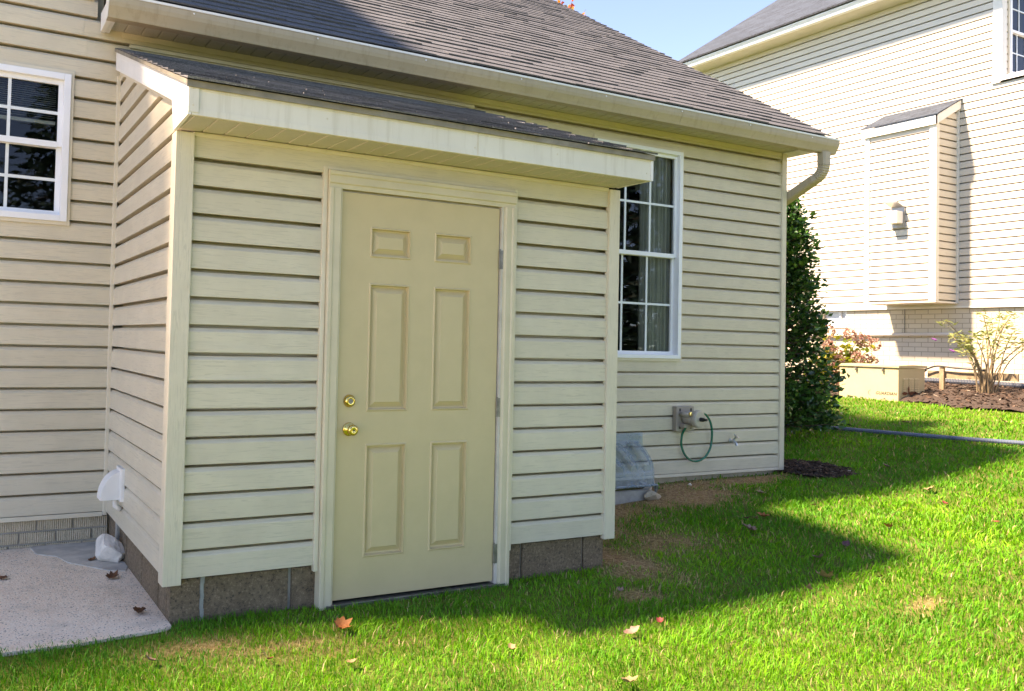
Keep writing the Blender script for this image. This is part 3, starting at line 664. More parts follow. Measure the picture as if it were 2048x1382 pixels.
# side boards clipped by the rake
rk0, rk1 = Vector((0, .03, 2.128)), Vector((0, 1.54, 2.695))
rs = (rk1.z-rk0.z)/(rk1.y-rk0.y)
for k in range(22):
    z = k*E_
    y_far, y_near = D+.04, .03
    # local frame: x runs -y from y_far
    xm = (y_far-rk0.y); pl = []
    zrake_near = rk0.z+rs*(y_near-rk0.y)-.018
    if z+E_ > zrake_near:
        co = (y_far-rk0.y, 0, rk0.z-.020-z); no = Vector((rs, 0, 1)).normalized()
        pl = [(co, tuple(no))]
    if z > 2.68: break
    course(swall, y_far, y_near, .017, z, R90, planes=pl or None)
b = MB(); b.prism([(.02, 2.112), (1.545, 2.682), (1.545, 2.664), (.02, 2.094)], 'x', -.006, .018); b.build('rake_channel', MAT['trim'], shed)
# posts
for nm, (x0, x1), (ya, yb) in (('corner_post', (-.017, .066), (-.017, .068)), ('corner_post', (2.49, 2.567), (-.014, .07))):
    b = MB(); b.prism([(x0, ya), (x1, ya), (x1, .02), (x0+.02 if x0 < 1 else x1-.02, .02) if x0 < 1 else (x0, .02), (x0+.02, yb) if x0 < 1 else (x1-.02, .02), (x0, yb) if x0 < 1 else (x1-.02, yb)] if x0 < 1 else [(x0, ya), (x1, ya), (x1, yb), (x1-.02, yb), (x1-.02, .02), (x0, .02)], 'z', -.024, 1.978)
    b.build(nm, MAT['post'], shed, bevel=0.004)
# top channel under the soffit, door-side channels
b = MB(); b.box(.067, 2.489, -.006, .02, 1.966, 1.986); b.build('top_channel', MAT['trim'], shed, bevel=0.002)
b = MB(); b.box(.700, .722, -.010, .02, -.030, 1.905); b.build('side_channel', MAT['trim'], shed, bevel=0.003)
b = MB(); b.box(1.822, 1.843, -.010, .02, -.030, 1.905); b.build('side_channel', MAT['trim'], shed, bevel=0.003)
b = MB(); b.box(.722, 1.822, -.010, .02, 1.889, 1.905); b.build('side_channel', MAT['trim'], shed, bevel=0.003)
# foundation blocks
f = MB(); f.prism([(.045, .045), (2.51, .045), (2.51, D), (2.37, D), (2.37, .2), (.2, .2), (.2, D), (.045, D)], 'z', -.42, -.25)
sf = f.build('foundation', MAT['mortar'], shed)
f = MB(); f.prism([(.045, .045), (.73, .045), (.73, .2), (.2, .2), (.2, D), (.045, D)], 'z', -.25, -.002); f.build('mortar_core', MAT['mortar'], sf)
f = MB(); f.prism([(1.80, .045), (2.51, .045), (2.51, D), (2.37, D), (2.37, .2), (1.8, .2)], 'z', -.25, -.002); f.build('mortar_core', MAT['mortar'], sf)
def blk(x0, x1, y0, y1, z0, z1):
    b = MB(); b.box(x0, x1, y0, y1, z0, z1); return b.build('block', MAT['block'], sf, bevel=0.005)
for x0, x1 in ((.030, .166), (.178, .588), (.606, .735), (1.80, 1.936), (1.950, 2.364), (2.380, 2.522)): blk(x0, x1, .030+random.uniform(-.002, .002), .09, -.42, -.012)
for y0, y1 in ((.093, .245), (.259, .618), (.634, 1.03), (1.045, 1.282), (1.298, 1.60)): blk(.028, .09, y0, y1, -.42, -.014)
b = MB()
for i in range(16):
    z = -.36+i*.023; wv = random.uniform(-.004, .004); b.box(.166+wv, .181+wv+random.uniform(0, .004), .024, .034, z, z+.0235)
b.build('mortar_smear', simple('pale_mortar', (0.27, 0.27, 0.235), 0.85, var=0.2, vs_=20, bs=.6), sf)
b = MB(); b.box(.012, .032, 1.25, 1.31, -.33, .0); b.build('mortar_smear', MAT['mortar'], sf, bevel=.006)
# roof
sA = math.atan(0.378); sc, sn = math.cos(sA), math.sin(sA)
SY, SZ = -.285, 2.133
dk = MB(); ze = lambda y: SZ+.378*(y-SY)
dk.prism([(SY+.012, ze(SY+.012)-.004), (D+.01, ze(D+.01)-.004), (D+.01, ze(D+.01)-.022), (SY+.012, ze(SY+.012)-.022)], 'x', -.036, 2.566)
sroof = dk.build('roof', simple('shed_felt', (0.035, 0.032, 0.03), 0.9, var=0.25, vs_=12), shed)
b = MB(); b.box(-.04, 2.568, SY+.008, SY+.014, SZ-.030, SZ-.002); b.prism([(SY+.014, ze(SY+.014)-.005), (D-.02, ze(D-.02)-.005), (D-.02, ze(D-.02)-.026), (SY+.014, ze(SY+.014)-.026)], 'x', -.041, -.037); b.build('drip_edge', simple('drip_edge', (0.24, 0.21, 0.16), 0.7, var=0.25, vs_=12), shed)
lay(sroof, SY-.004, SZ-.004, sA, -.045, 2.572, 15, 'shingle2', 300, None, .007, True)
# fascia
b = MB(); b.box(-.014, 2.548, -.262, -.246, 1.990, 2.132); fa = b.build('fascia', MAT['wfascia'], shed)
b = MB(); b.box(.03, 2.548, -.2655, -.262, 2.095, 2.112); b.build('bead', MAT['wfascia'], fa, bevel=.0012)
b = MB(); b.box(-.014, 2.548, -.2650, -.262, 1.990, 2.018); b.build('bead', MAT['wfascia'], fa, bevel=.0012)
b = MB(); b.box(-.030, .014, -.2685, -.2656, 2.000, 2.122); b.build('corner_flap', MAT['wfascia'], fa, bevel=.001)
b = MB(); b.box(2.549, 2.566, -.266, .0, 1.992, 2.13); b.box(2.5525, 2.5655, .0, D-.02, 2.1, 2.2); b.build('end_board', MAT['white'], shed)
b = MB(); b.prism([(.0, 2.13), (.0, 1.99), (.05, 2.13), (D-.02, 2.70), (D-.02, ze(D-.02)-.024), (0, ze(0)-.024)], 'x', 2.5665, 2.5685) if False else b.prism([(-.0, 2.12), (.06, 2.135), (D-.02, 2.69), (D-.02, ze(D-.02)-.024), (0, ze(0)-.024)], 'x', 2.551, 2.566); b.build('rake_board', MAT['white'], shed)
b = MB(); b.box(1.405, 1.4075, -.2672, -.2656, 1.991, 2.131); b.build('seam', MAT['trim'], fa)
for xx, zz_ in ((-.012, 2.10), (-.010, 2.03), (.6, 2.06), (1.39, 2.03), (1.9, 2.06), (2.52, 2.03)):
    b = MB(); b.lathe([(0, .004), (.0015, .003)], (xx, -.2625 if xx > .02 else -.2688, zz_), (0, -1, 0), 8); b.build('nail_head', MAT['trim'], fa)
# left rake with the boxed return
b = MB(); b.prism([(-.2655, ze(-.2655)-.022), (-.2655, 1.990), (-.018, 1.976), (.030, 2.122), (D-.025, 2.690), (D-.025, ze(D-.025)-.022)], 'x', -.0315, -.0165); rk = b.build('rake_board', MAT['white'], shed, bevel=.001)
for o_ in (.034, .096):
    b = MB(); b.prism([(-.262, ze(-.262)-.022-o_), (D-.028, ze(D-.028)-.022-o_), (D-.028, ze(D-.028)-.0255-o_), (-.262, ze(-.262)-.0255-o_)], 'x', -.0332, -.0315); b.build('bead', MAT['white'], rk)
b = MB(); b.prism([(-.205, 2.035), (-.01, 2.035), (-.01, 2.037), (-.205, 2.037)], 'x', -.0328, -.0315); b.build('bead', MAT['white'], rk)
# soffit strips
sp = MB(); sp.prism(P, 'y', 0, .245-.003); sm2 = sp.mesh('soffit_panel', MAT['soffit'])
x = -.012
while x+w_ < 2.552: put('soffit_panel', sm2, shed, (x, -.245, 1.9885)); x += w_
# ---- door, casing
y_c = -.033
def casing(name, poly_axis, *args):
    b = MB(); b.prism(*args); return b.build(name, MAT['casing'], shed, bevel=.0015)
cp = lambda x0, sgn: [(x0, .0), (x0, y_c+.006), (x0+sgn*.004, y_c), (x0+sgn*.020, y_c), (x0+sgn*.026, y_c+.006), (x0+sgn*.042, y_c+.004), (x0+sgn*.060, y_c+.003), (x0+sgn*.066, y_c+.010), (x0+sgn*.072, y_c+.012), (x0+sgn*.072, .06), (x0, .06)]
b = MB(); b.prism(cp(.7235, 1), 'z', -.23, 1.802); b.build('casing', MAT['casing'], shed)
b = MB(); b.prism(cp(1.8205, -1), 'z', -.23, 1.802); b.build('casing', MAT['casing'], shed)
hp = [(1.888, .0), (1.888, y_c+.006), (1.884, y_c), (1.868, y_c), (1.862, y_c+.006), (1.846, y_c+.004), (1.828, y_c+.003), (1.822, y_c+.010), (1.8025, y_c+.012), (1.8025, .06), (1.888, .06)]
b = MB(); b.prism([(p[1], p[0]) for p in hp], 'x', .7235, 1.8205); b.build('casing', MAT['casing'], shed)
b = MB(); b.box(1.7355, 1.748, -.018, .06, -.20, 1.802); b.build('jamb', MAT['jamb'], shed)
b = MB(); b.box(.80, 1.735, .012, .07, 1.7955, 1.802); b.build('jamb', MAT['jamb'], shed)
b = MB(); b.box(.76, 1.80, -.03, .06, -.245, -.192); b.build('threshold', MAT['steel'], shed, bevel=.003)
b = MB(); b.box(.745, 1.80, .05, .09, -.19, 1.86); b.build('stop', MAT['black'], shed)
dx0, dx1, dz0, dz1, yd = .7985, 1.7285, -.178, 1.7915, -.006
PAN = [(.958, 1.189, 1.482, 1.632), (1.324, 1.551, 1.482, 1.634), (.958, 1.188, .724, 1.354), (1.328, 1.555, .724, 1.356), (.959, 1.189, .012, .566), (1.331, 1.552, .014, .566)]
colsx = [dx0, .958, 1.189, 1.328, 1.553, dx1]; rowz = [dz0, .013, .566, .724, 1.355, 1.482, 1.633, dz1]
b = MB(); holes = {(1, 1), (3, 1), (1, 3), (3, 3), (1, 5), (3, 5)}
for i in range(5):
    for j in range(7):
        if (i, j) in holes: continue
        b.add([(colsx[i], yd, rowz[j]), (colsx[i+1], yd, rowz[j]), (colsx[i+1], yd, rowz[j+1]), (colsx[i], yd, rowz[j+1])], [(0, 1, 2, 3)])
b.add([(dx0, yd, dz0), (dx1, yd, dz0), (dx1, yd, dz1), (dx0, yd, dz1), (dx0, yd+.042, dz0), (dx1, yd+.042, dz0), (dx1, yd+.042, dz1), (dx0, yd+.042, dz1)], [(0, 4, 5, 1), (1, 5, 6, 2), (2, 6, 7, 3), (3, 7, 4, 0), (4, 7, 6, 5)])
door = b.build('door', MAT['door'], shed, fix=False); door['label'] = 'beige painted six panel steel door with brass knob'
for (i, j) in sorted(holes):
    x0, x1, z0, z1 = colsx[i], colsx[i+1], rowz[j], rowz[j+1]; b = MB()
    steps = [(0, 0), (.005, -.005), (.009, -.005), (.0125, .016), (.020, .017), (.043, .003), (.046, .000)]
    rings = []
    for ins, dy in steps:
        rings += [(x0+ins, yd+dy, z0+ins), (x1-ins, yd+dy, z0+ins), (x1-ins, yd+dy, z1-ins), (x0+ins, yd+dy, z1-ins)]
    fs = []
    for s in range(len(steps)-1):
        for k in range(4): fs.append((s*4+k, s*4+(k+1) % 4, (s+1)*4+(k+1) % 4, (s+1)*4+k))
    fs.append(tuple(range((len(steps)-1)*4, len(steps)*4))); b.add(rings, fs); b.build('door_panel', MAT['door'], door, fix=False)
b = MB(); b.lathe([(0, .033), (.005, .033), (.008, .028), (.010, .013), (.028, .012), (.034, .020), (.044, .0265), (.052, .026), (.058, .020), (.0590, .012), (.0575, .009)], (.867, yd, .640), (0, -1, 0), 24); kn = b.build('knob', MAT['brass'], door, smooth=True)
b = MB(); b.lathe([(0, .004), (.0015, .0045)], (.867, yd-.0578, .640), (0, -1, 0), 10); b.build('keyhole', MAT['black'], door)
b = MB(); b.lathe([(0, .031), (.006, .031), (.012, .026), (.020, .0225), (.0215, .017), (.020, .013)], (.865, yd, .777), (0, -1, 0), 24); b.build('deadbolt', MAT['brass'], door, smooth=True)
b = MB(); b.lathe([(0, .0125), (.003, .012)], (.865, yd-.0195, .777), (0, -1, 0), 14); b.box(.8635, .8665, yd-.0245, yd-.0226, .771, .783); b.build('keyhole', MAT['steel'], door)
for zh in (1.52, .735, -.035):
    b = MB(); b.tube([(1.7325, yd-.006, zh-.05), (1.7325, yd-.006, zh+.05)], .0062, 8); b.box(1.735, 1.7475, yd-.0135, yd-.0125, zh-.05, zh+.05)
    b.tube([(1.7325, yd-.006, zh+.05), (1.7325, yd-.006, zh+.056)], .0045, 8); b.build('hinge', MAT['steel'], door)

# ================================================================ things on the walls
vh = thing('dryer_vent_hood', 'white quarter round vent hood low on the shed side wall', 'vent', (0, 1.06, .15))
b = MB(); q = [(-.004, .325), (-.004, .165)]
arc = [(-.004-.118*math.sin(t_), .165+.155*math.cos(t_)) for t_ in np.linspace(0.0, math.pi/2, 14)]
poly = [(-.004, .165)] + arc
b.prism(poly, 'y', 1.03, 1.145); b.build('hood', MAT['white'], vh, bevel=.003)
b = MB(); b.box(-.018, .004, 1.012, 1.163, .155, .335); b.build('flange', MAT['white'], vh, bevel=.003)
b = MB(); b.box(-.024, -.006, 1.018, 1.026, .19, .30); b.build('hinge', MAT['white'], vh, bevel=.002)
b = MB(); b.tube([(-.03, 1.09, .164), (-.03, 1.09, .125), (.0, 1.09, .10)], .016, 10); b.build('drip_nozzle', MAT['white'], vh, smooth=True)

hr = thing('hose_reel', 'small taupe hose reel with round cap bolted to tan wall', 'hose reel', (4.82, D, .38))
b = MB(); b.box(4.700, 4.908, D-.045, D-.0005, .365, .578); b.build('wall_plate', MAT['taupe'], hr, bevel=.006)
for xx, zz in ((4.74, .548), (4.87, .548), (4.74, .398), (4.87, .398)):
    b = MB(); b.box(xx-.009, xx+.009, D-.047, D-.0448, zz-.012, zz+.012); b.build('bolt_slot', MAT['black'], hr)
b = MB(); b.lathe([(0, .045), (.012, .045), (.02, .05), (.07, .048), (.085, .044)], (4.80, D-.044, .478), (.12, -1, .0), 24); b.build('hub', MAT['taupe2'], hr, smooth=True)
b = MB(); b.lathe([(0, .068), (.004, .075), (.03, .076), (.040, .073), (.0445, .066), (.0445, .0)], (4.835, D-.13, .476), (.12, -1, 0), 28); b.build('cap', MAT['taupe2'], hr, smooth=False)
b = MB(); b.tube([(4.841, D-.175, .476), (4.845, D-.205, .476)], .018, 12); b.tube([(4.845, D-.205, .476), (4.852, D-.235, .476)], .010, 10); b.build('crank', MAT['black'], hr)
b = MB(); b.tube([(4.745, D-.05, .51), (4.752, D-.14, .52)], .021, 12); b.build('inlet', MAT['taupe2'], hr, smooth=True)
b = MB(); b.tube([(4.752, D-.14, .52), (4.754, D-.155, .522)], .017, 12); b.build('inlet_ring', MAT['brass'], hr)
b = MB(); b.box(4.735, 4.83, D-.10, D-.045, .40, .43); b.build('bracket', MAT['taupe'], hr, bevel=.004)
hp_ = [(4.875, D-.12, .535), (4.93, D-.10, .525)]+[(4.955+.185*math.cos(a_), D-.034-.03*max(0, math.sin(a_)), .285+(.185 if a_ < 0 else .24)*math.sin(a_)) for a_ in np.linspace(1.15, -3.25, 16)]+[(4.775, D-.045, .35), (4.785, D-.07, .40)]
def spline(pts, n=8):
    pts = [Vector(p) for p in pts]; out = []
    for i in range(len(pts)-1):
        p0, p1, p2, p3 = pts[max(i-1, 0)], pts[i], pts[i+1], pts[min(i+2, len(pts)-1)]
        for k in range(n):
            t_ = k/n; out.append(0.5*((2*p1)+(-p0+p2)*t_+(2*p0-5*p1+4*p2-p3)*t_*t_+(-p0+3*p1-3*p2+p3)*t_**3))
    out.append(pts[-1]); return out
b = MB(); b.tube(spline(hp_), .0095, 10); tag(b.build('garden_hose', MAT['hose'], smooth=True), 'loop of glossy green hose hanging from the wall reel', 'hose')
fc = thing('faucet', 'small galvanized outdoor faucet on tan siding right of the hose loop', 'faucet', (5.40, D, .24))
b = MB(); b.lathe([(0, .02), (.006, .02), (.008, .012), (.045, .012)], (5.400, D-.012, .262), (0, -1, 0), 12); b.tube([(5.400, D-.05, .262), (5.400, D-.075, .245), (5.400, D-.082, .222)], .012, 10); b.build('spout', MAT['chrome'], fc)
b = MB(); b.tube([(5.400, D-.045, .27), (5.412, D-.065, .305)], .007, 8); b.build('stem', MAT['chrome'], fc)
b = MB(); b.lathe([(0, .01), (.002, .026), (.007, .028), (.010, .012)], (5.412, D-.065, .303), (.25, -.5, .8), 10); b.build('handle', MAT['chrome'], fc)

wc = thing('window_well_cover', 'clear ribbed plastic bubble cover over a basement window well', 'window well cover', (4.0, D, -.08))
def wprof(v):
    prof = [(0, .362, .012), (.13, .300, .020), (.18, .272, .050), (.78, .110, .330), (.83, .088, .352), (.95, .012, .375), (1.0, .000, .395)]
    for i in range(len(prof)-1):
        if v <= prof[i+1][0]+1e-9:
            a_, c_ = prof[i], prof[i+1]; t_ = (v-a_[0])/(c_[0]-a_[0]); return a_[1]+(c_[1]-a_[1])*t_, a_[2]+(c_[2]-a_[2])*t_
us = np.linspace(0, 1, 121); vsv = [0, .06, .13, .155, .18, .22, .3, .45, .6, .72, .78, .80, .83, .89, .95, 1.0]
vv = []
for v in vsv:
    z, dep = wprof(v)
    for u in us:
        c = 2*u-1; hw = .5*math.sqrt(max(.02, 1-(min(dep, .36)/.46)**2))
        round_ = max(0, abs(c)-.86)/.14
        rib = max(0, min(1, (math.sin(u*2*math.pi*5.0+.6)+.1)*5))
        k_ = max(0, min(1, (v-.18)/.05))*max(0, min(1, (.80-v)/.02))*(1 if round_ < .3 else 0)
        zz = z+rib*.040*k_-round_**2*(.035+.03*v)*(1 if v > .1 else 0)
        vv.append((3.85+c*hw, D-dep+round_**2*.05*min(1, dep*4)-rib*.012*k_, zz))
nu = len(us); b = MB(); b.add(vv, [(j*nu+i, j*nu+i+1, (j+1)*nu+i+1, (j+1)*nu+i) for j in range(len(vsv)-1) for i in range(nu-1)])
o = b.build('bubble', MAT['cover'], wc, fix=False)
b = MB(); b.tube([vv[(len(vsv)-1)*nu+i] for i in range(nu)], .010, 8); b.build('rim', MAT['cover'], wc, smooth=True)
b = MB(); b.prism([(3.34, D-.02), (3.45, D-.22), (3.62, D-.35), (4.08, D-.35), (4.25, D-.22), (4.36, D-.02), (4.31, D-.02), (4.21, D-.20), (4.06, D-.31), (3.64, D-.31), (3.49, D-.20), (3.39, D-.02)], 'z', -.35, -.045); b.build('well_rim', MAT['mortar'], wc)

def rock(name, c, sx, sy, sz, m, seed, rot=0, sub=3):
    bm = bmesh.new(); bmesh.ops.create_icosphere(bm, subdivisions=sub, radius=1)
    rn = random.Random(seed); dirs = [Vector((rn.uniform(-1, 1), rn.uniform(-1, 1), rn.uniform(-1, 1))).normalized() for _ in range(11)]; ds_ = [rn.uniform(.55, .85) for _ in dirs]
    for v in bm.verts:
        p = v.co.copy()
        for d_, k in zip(dirs, ds_):
            dd = p.dot(d_)
            if dd > k: p -= d_*(dd-k)
        p *= 1+rn.uniform(-.02, .02)
        v.co = Matrix.Rotation(rot, 3, 'Z') @ Vector((p.x*sx, p.y*sy, p.z*sz))
    me_ = bpy.data.meshes.new(name); bm.to_mesh(me_); bm.free(); me_.materials.append(m)
    o_ = bpy.data.objects.new(name, me_); link(o_); o_.location = c; return o_
tag(rock('rock', (-.042, 1.15, -.128), .075, .14, .085, MAT['rock'], 21, .35), 'chunk of white rock leaning in the patio corner', 'rock')
tag(rock('stone', (4.10, D-.385, -.085), .10, .04, .045, MAT['brick'], 9, .1), 'broken tan block wedged under the window well cover', 'stone')
tag(rock('pebble', (4.74, D-.16, -.07), .028, .02, .016, MAT['rock'], 12, .3, 2), 'small grey pebble on the bare dirt below the hose reel', 'pebble')

# ================================================================ NEIGHBOUR HOUSE
XN = 13.0; NE = .1122
nh = thing('neighbor_house', 'large cream sided house across the lawn with a fireplace bump-out', 'house', (XN, 4, .5))
YC = 3.165; ZB = 5.27
w = MB(); w.box(XN+.072, XN+.15, -2.5, 9.0, 1.80, ZB-.1); w.box(XN+.072, XN+.15, YC+.072, 9.0, ZB-.1, 6.98); w.box(XN+.15, XN+7, YC+.072, YC+.15, ZB-.1, 6.98); w.box(XN+.15, XN+8, 8.85, 9.0, 1.8, 6.98)
w.box(XN+.15, XN+1.2, -2.5, YC+.01, ZB-.22, ZB-.10)
nw = w.build('wall', MAT['nsiding'], nh)
zb0 = 1.835
k = 0
while zb0+k*NE < 6.86:
    z = zb0+k*NE; far = 8.85; near = -2.4 if z+NE < ZB-.02 else YC+.03
    course(nw, far, near, XN+.017, z, R90, NE, 'nsiding'); k += 1
z = ZB+.02
for i in range(14):
    course(nw, XN+.03, XN+.22, YC+.017, ZB+.02+i*NE, 0.0, NE, 'nsiding'); course(nw, XN+1.03, XN+2.5, YC+.017, ZB+.02+i*NE, 0.0, NE, 'nsiding')
b = MB(); b.add([(XN+.2, YC+.068, ZB), (XN+1.05, YC+.068, ZB), (XN+1.05, YC+.068, 6.8), (XN+.2, YC+.068, 6.8)], [(0, 1, 2, 3)]); b.build('dark_backing', MAT['dark'], nh, fix=False)  # flat dark sheet painted in for the unlit interior behind the pane
b = MB(); b.box(XN-.014, XN+.017, YC-.0, YC+.11, ZB-.02, 6.86); b.box(XN-.014, XN+.11, YC-.014, YC-.0, ZB-.02, 6.86); b.build('corner_board', MAT['ntrim'], nh)
b = MB(); b.box(XN-.03, XN+.017, -2.4, YC+.12, ZB-.11, ZB-.02); b.box(XN-.03, XN+1.2, -2.4, YC+.001, ZB-.11, ZB-.09); b.build('ledge_trim', MAT['white'], nh)
window(nh, XN+.20, XN+1.05, ZB+.03, 6.75, (XN+.28, XN+.97), 3, 6.66, 6.0, ZB+.12, y=YC)['label'] = 'upper window of the neighbour house at the right edge'
b = MB(); b.box(XN-.012, XN+.02, -2.5, 8.9, 1.81, 1.838); b.build('starter_strip', MAT['ntrim'], nh)
b = MB(); b.box(XN+.035, XN+.25, -2.5, 5.545, .2, 1.81); b.box(XN+.035, XN+.25, 5.975, 9.0, .2, 1.81); b.box(XN+.035, XN+.25, 5.545, 5.975, .2, 1.515); b.build('foundation', MAT['nbrick'], nh)
b = MB(); b.box(XN+.02, XN+.06, 5.545, 5.975, 1.515, 1.545); b.box(XN+.06, XN+.09, 5.545, 5.58, 1.545, 1.80); b.box(XN+.06, XN+.09, 5.66, 5.69, 1.545, 1.80); bw = b.build('basement_window', MAT['wpaint'], nh)
b = MB(); b.add([(XN+.085, 5.545, 1.545), (XN+.085, 5.975, 1.545), (XN+.085, 5.975, 1.81), (XN+.085, 5.545, 1.81)], [(0, 1, 2, 3)]); b.build('pane', simple('frosted_pane', (.55, .56, .57), .25), bw, fix=False)
# conduit, cable, gutter, roof
b = MB(); b.tube([(XN-.01, 8, 1.36), (XN-.01, 3.82, 1.405)], .026, 10); b.build('conduit', MAT['ntrim'], nh, smooth=True)
b = MB(); b.tube([(XN+.028, 4.56, 1.82), (XN+.028, 4.56, 1.43)], .006, 6); b.build('cable', MAT['steel'], nh)
b = MB(); b.box(12.61, XN+.01, YC-.3, 8.95, 6.862, 6.872); b.build('soffit', MAT['soffit'], nh)
b = MB(); b.prism([(12.60, 6.86), (12.60, 6.98), (12.50, 6.98), (12.50, 6.955), (12.515, 6.93), (12.53, 6.875), (12.545, 6.86)], 'y', YC-.32, 8.98); b.build('gutter', MAT['white'], nh)
ns = .632
b = MB(); b.prism([(12.46, 6.99), (12.46, 7.02), (20.0, 7.02+ns*7.54), (27.5, 7.02), (27.5, 6.99)], 'y', YC-.33, 9.02); b.build('roof', MAT['nshingle'], nh)
# bump-out
BX, BY0, BY1, BZ0, BZ1 = 12.42, 3.752, 4.835, 1.905, 4.60
b = MB(); b.box(BX+.072, XN, BY0+.072, BY1, BZ0, BZ1); b.prism([(BX+.072, BZ1), (XN, BZ1), (XN, 4.99), (BX+.072, 4.72)], 'y', BY0+.072, BY1); bo = b.build('fireplace_bumpout', MAT['nsiding'], nh)
bo['label'] = 'boxed fireplace bump-out with its own small shingled roof'
zz = BZ0+.02; i = 0
while zz+i*NE < BZ1-.02:
    z = zz+i*NE; course(bo, BY1-.02, BY0+.03, BX+.017, z, R90, NE, 'nsiding'); course(bo, BX+.03, XN+.02, BY0+.017, z, 0.0, NE, 'nsiding'); i += 1
for j in range(3): course(bo, BX+.065+.14*(j+1)*0, XN-.03, BY0+.017, zz+(i+j)*NE, 0.0, NE, 'nsiding', planes=[((0, 0, BZ1+.07-zz-(i+j)*NE), tuple(Vector((-.46, 0, 1)).normalized()))])
b = MB(); b.box(BX-.014, BX+.017, BY1-.068, BY1+.006, BZ0-.005, BZ1); b.build('corner_board', MAT['ntrim'], bo)
b = MB(); b.box(BX-.014, BX+.017, BY0, BY0+.088, BZ0-.005, BZ1); b.box(BX-.014, BX+.066, BY0-.012, BY0, BZ0-.005, BZ1); b.build('corner_board', MAT['ntrim'], bo)
b = MB(); b.box(XN-.03, XN-.002, BY0-.02, BY0+.016, BZ0-.02, 4.99); b.build('corner_board', MAT['ntrim'], bo)
b = MB(); b.box(BX-.05, BX-.02, BY0-.045, BY1+.05, 4.58, 4.715); b.prism([(BX-.05, 4.58), (BX-.05, 4.715), (XN-.02, 5.03), (XN-.02, 4.90)], 'y', BY0-.047, BY0-.02); b.build('fascia', MAT['white'], bo)
b = MB(); b.prism([(BX-.065, 4.722), (BX-.065, 4.737), (XN+.01, 5.06), (XN+.01, 5.045)], 'y', BY0-.06, BY1+.06); b.build('roof', MAT['nshingle'], bo)
b = MB(); b.box(BX-.008, XN, BY0-.008, BY1+.004, BZ0-.03, BZ0-.006); b.build('bottom_trim', MAT['ntrim'], bo)
ev = MB(); ev.box(BX-.03, BX, 4.20, 4.40, 3.06, 3.40); evo = ev.build('exhaust_vent', simple('vent_steel', (.42, .41, .38), .35, .7, var=.12), nh)
b = MB(); b.box(BX-.19, BX-.035, 4.215, 4.385, 3.12, 3.31); b.build('cap_box', MAT['white'], evo, bevel=.006)
b = MB(); b.prism([(BX-.21, 3.44), (BX-.21, 3.455), (BX-.02, 3.39), (BX-.02, 3.375)], 'y', 4.205, 4.395); b.build('deflector', simple('vent_galv', (.5, .48, .44), .35, .7, var=.12), evo)

# ---- generator
gx, gy0, gy1, gz0, gz1 = 11.0, 3.44, 4.30, .40, .88; gd = .62
gn = thing('generator', 'beige standby generator box with GUARDIAN lettering on the lawn edge', 'generator', (gx, 3.9, .43))
b = MB(); b.box(gx, gx+gd, gy0, gy1, gz0, gz1); b.build('body', MAT['genbox'], gn, bevel=.008)
b = MB(); b.prism([(gx-.022, gz1+.004), (gx+gd+.02, gz1+.004), (gx+gd+.02, gz1+.034), (gx+gd*.5, gz1+.046), (gx-.022, gz1+.034)], 'y', gy0-.02, gy1+.02); b.build('lid', MAT['genbox'], gn, bevel=.004)
for yy in (4.04, 3.65):
    b = MB(); b.box(gx-.03, gx-.001, yy-.014, yy+.014, gz1-.05, gz1-.004); b.tube([(gx-.03, yy, gz1-.03), (gx-.042, yy, gz1-.045)], .006, 6); b.build('latch', MAT['steel'], gn)
for c_ in range(3):
    for r in range(8):
        xx = gx+.10+c_*.135; z_ = gz0+.13+r*.027
        b = MB(); b.prism([(gy0-.014, z_), (gy0-.001, z_+.018), (gy0-.001, z_)], 'x', xx, xx+.11); b.build('louver', MAT['genbox'], gn)
b = MB()
for xx, zc, sx_, sz_ in ((gx+.13, gz0+.125, .07, .022), (gx+.30, gz0+.13, .10, .03), (gx+.215, gz0+.17, .02, .06), (gx+.38, gz0+.12, .06, .025)):
    n_ = 14; pts = [(xx+sx_*math.cos(2*math.pi*i/n_)*random.uniform(.7, 1.1), gy0-.0155, zc+sz_*math.sin(2*math.pi*i/n_)*random.uniform(.7, 1.15)) for i in range(n_)]
    b.add(pts, [tuple(range(n_))])
b.build('scorch_stain', MAT['gendark'], gn, fix=False)
b = MB(); b.lathe([(0, .018), (.008, .018), (.009, .01)], (gx+.56, gy0, gz0+.14), (0, -1, 0), 12); b.build('plug', MAT['black'], gn)
cu_ = bpy.data.curves.new('lettering', 'FONT'); cu_.body = 'GUARDIAN'; cu_.size = .062; cu_.shear = .25; cu_.space_character = 1.05; cu_.offset = .0012; cu_.extrude = 0
to = bpy.data.objects.new('tmp', cu_); col.objects.link(to); bpy.context.view_layer.update()
me_ = bpy.data.meshes.new_from_object(to); bpy.data.objects.remove(to); me_.materials.clear(); me_.materials.append(MAT['logo'])
lo = bpy.data.objects.new('lettering', me_); link(lo, gn)
# text local x -> -y, local y -> z, local z(normal) -> -x
lo.matrix_local = Matrix.Translation(Vector((gx-.0015, 3.76, gz0+.095))-ROOT[gn.name]) @ Matrix(((0, 0, -1, 0), (-.90, 0, 0, 0), (0, 1.0, 0, 0), (0, 0, 0, 1)))
b = MB(); arc1 = [(3.815+.055*math.cos(t_), gz0+.115+.045*math.sin(t_)) for t_ in np.linspace(-1.2, 1.2, 12)]; arc2 = [(3.800+.055*math.cos(t_), gz0+.115+.043*math.sin(t_)) for t_ in np.linspace(1.15, -1.15, 12)]
b.add([(gx-.0015, p[0], p[1]) for p in arc1+arc2], [(i, i+1, 22-i, 23-i) for i in range(11)]); b.build('crescent_mark', MAT['logo2'], gn, fix=False)

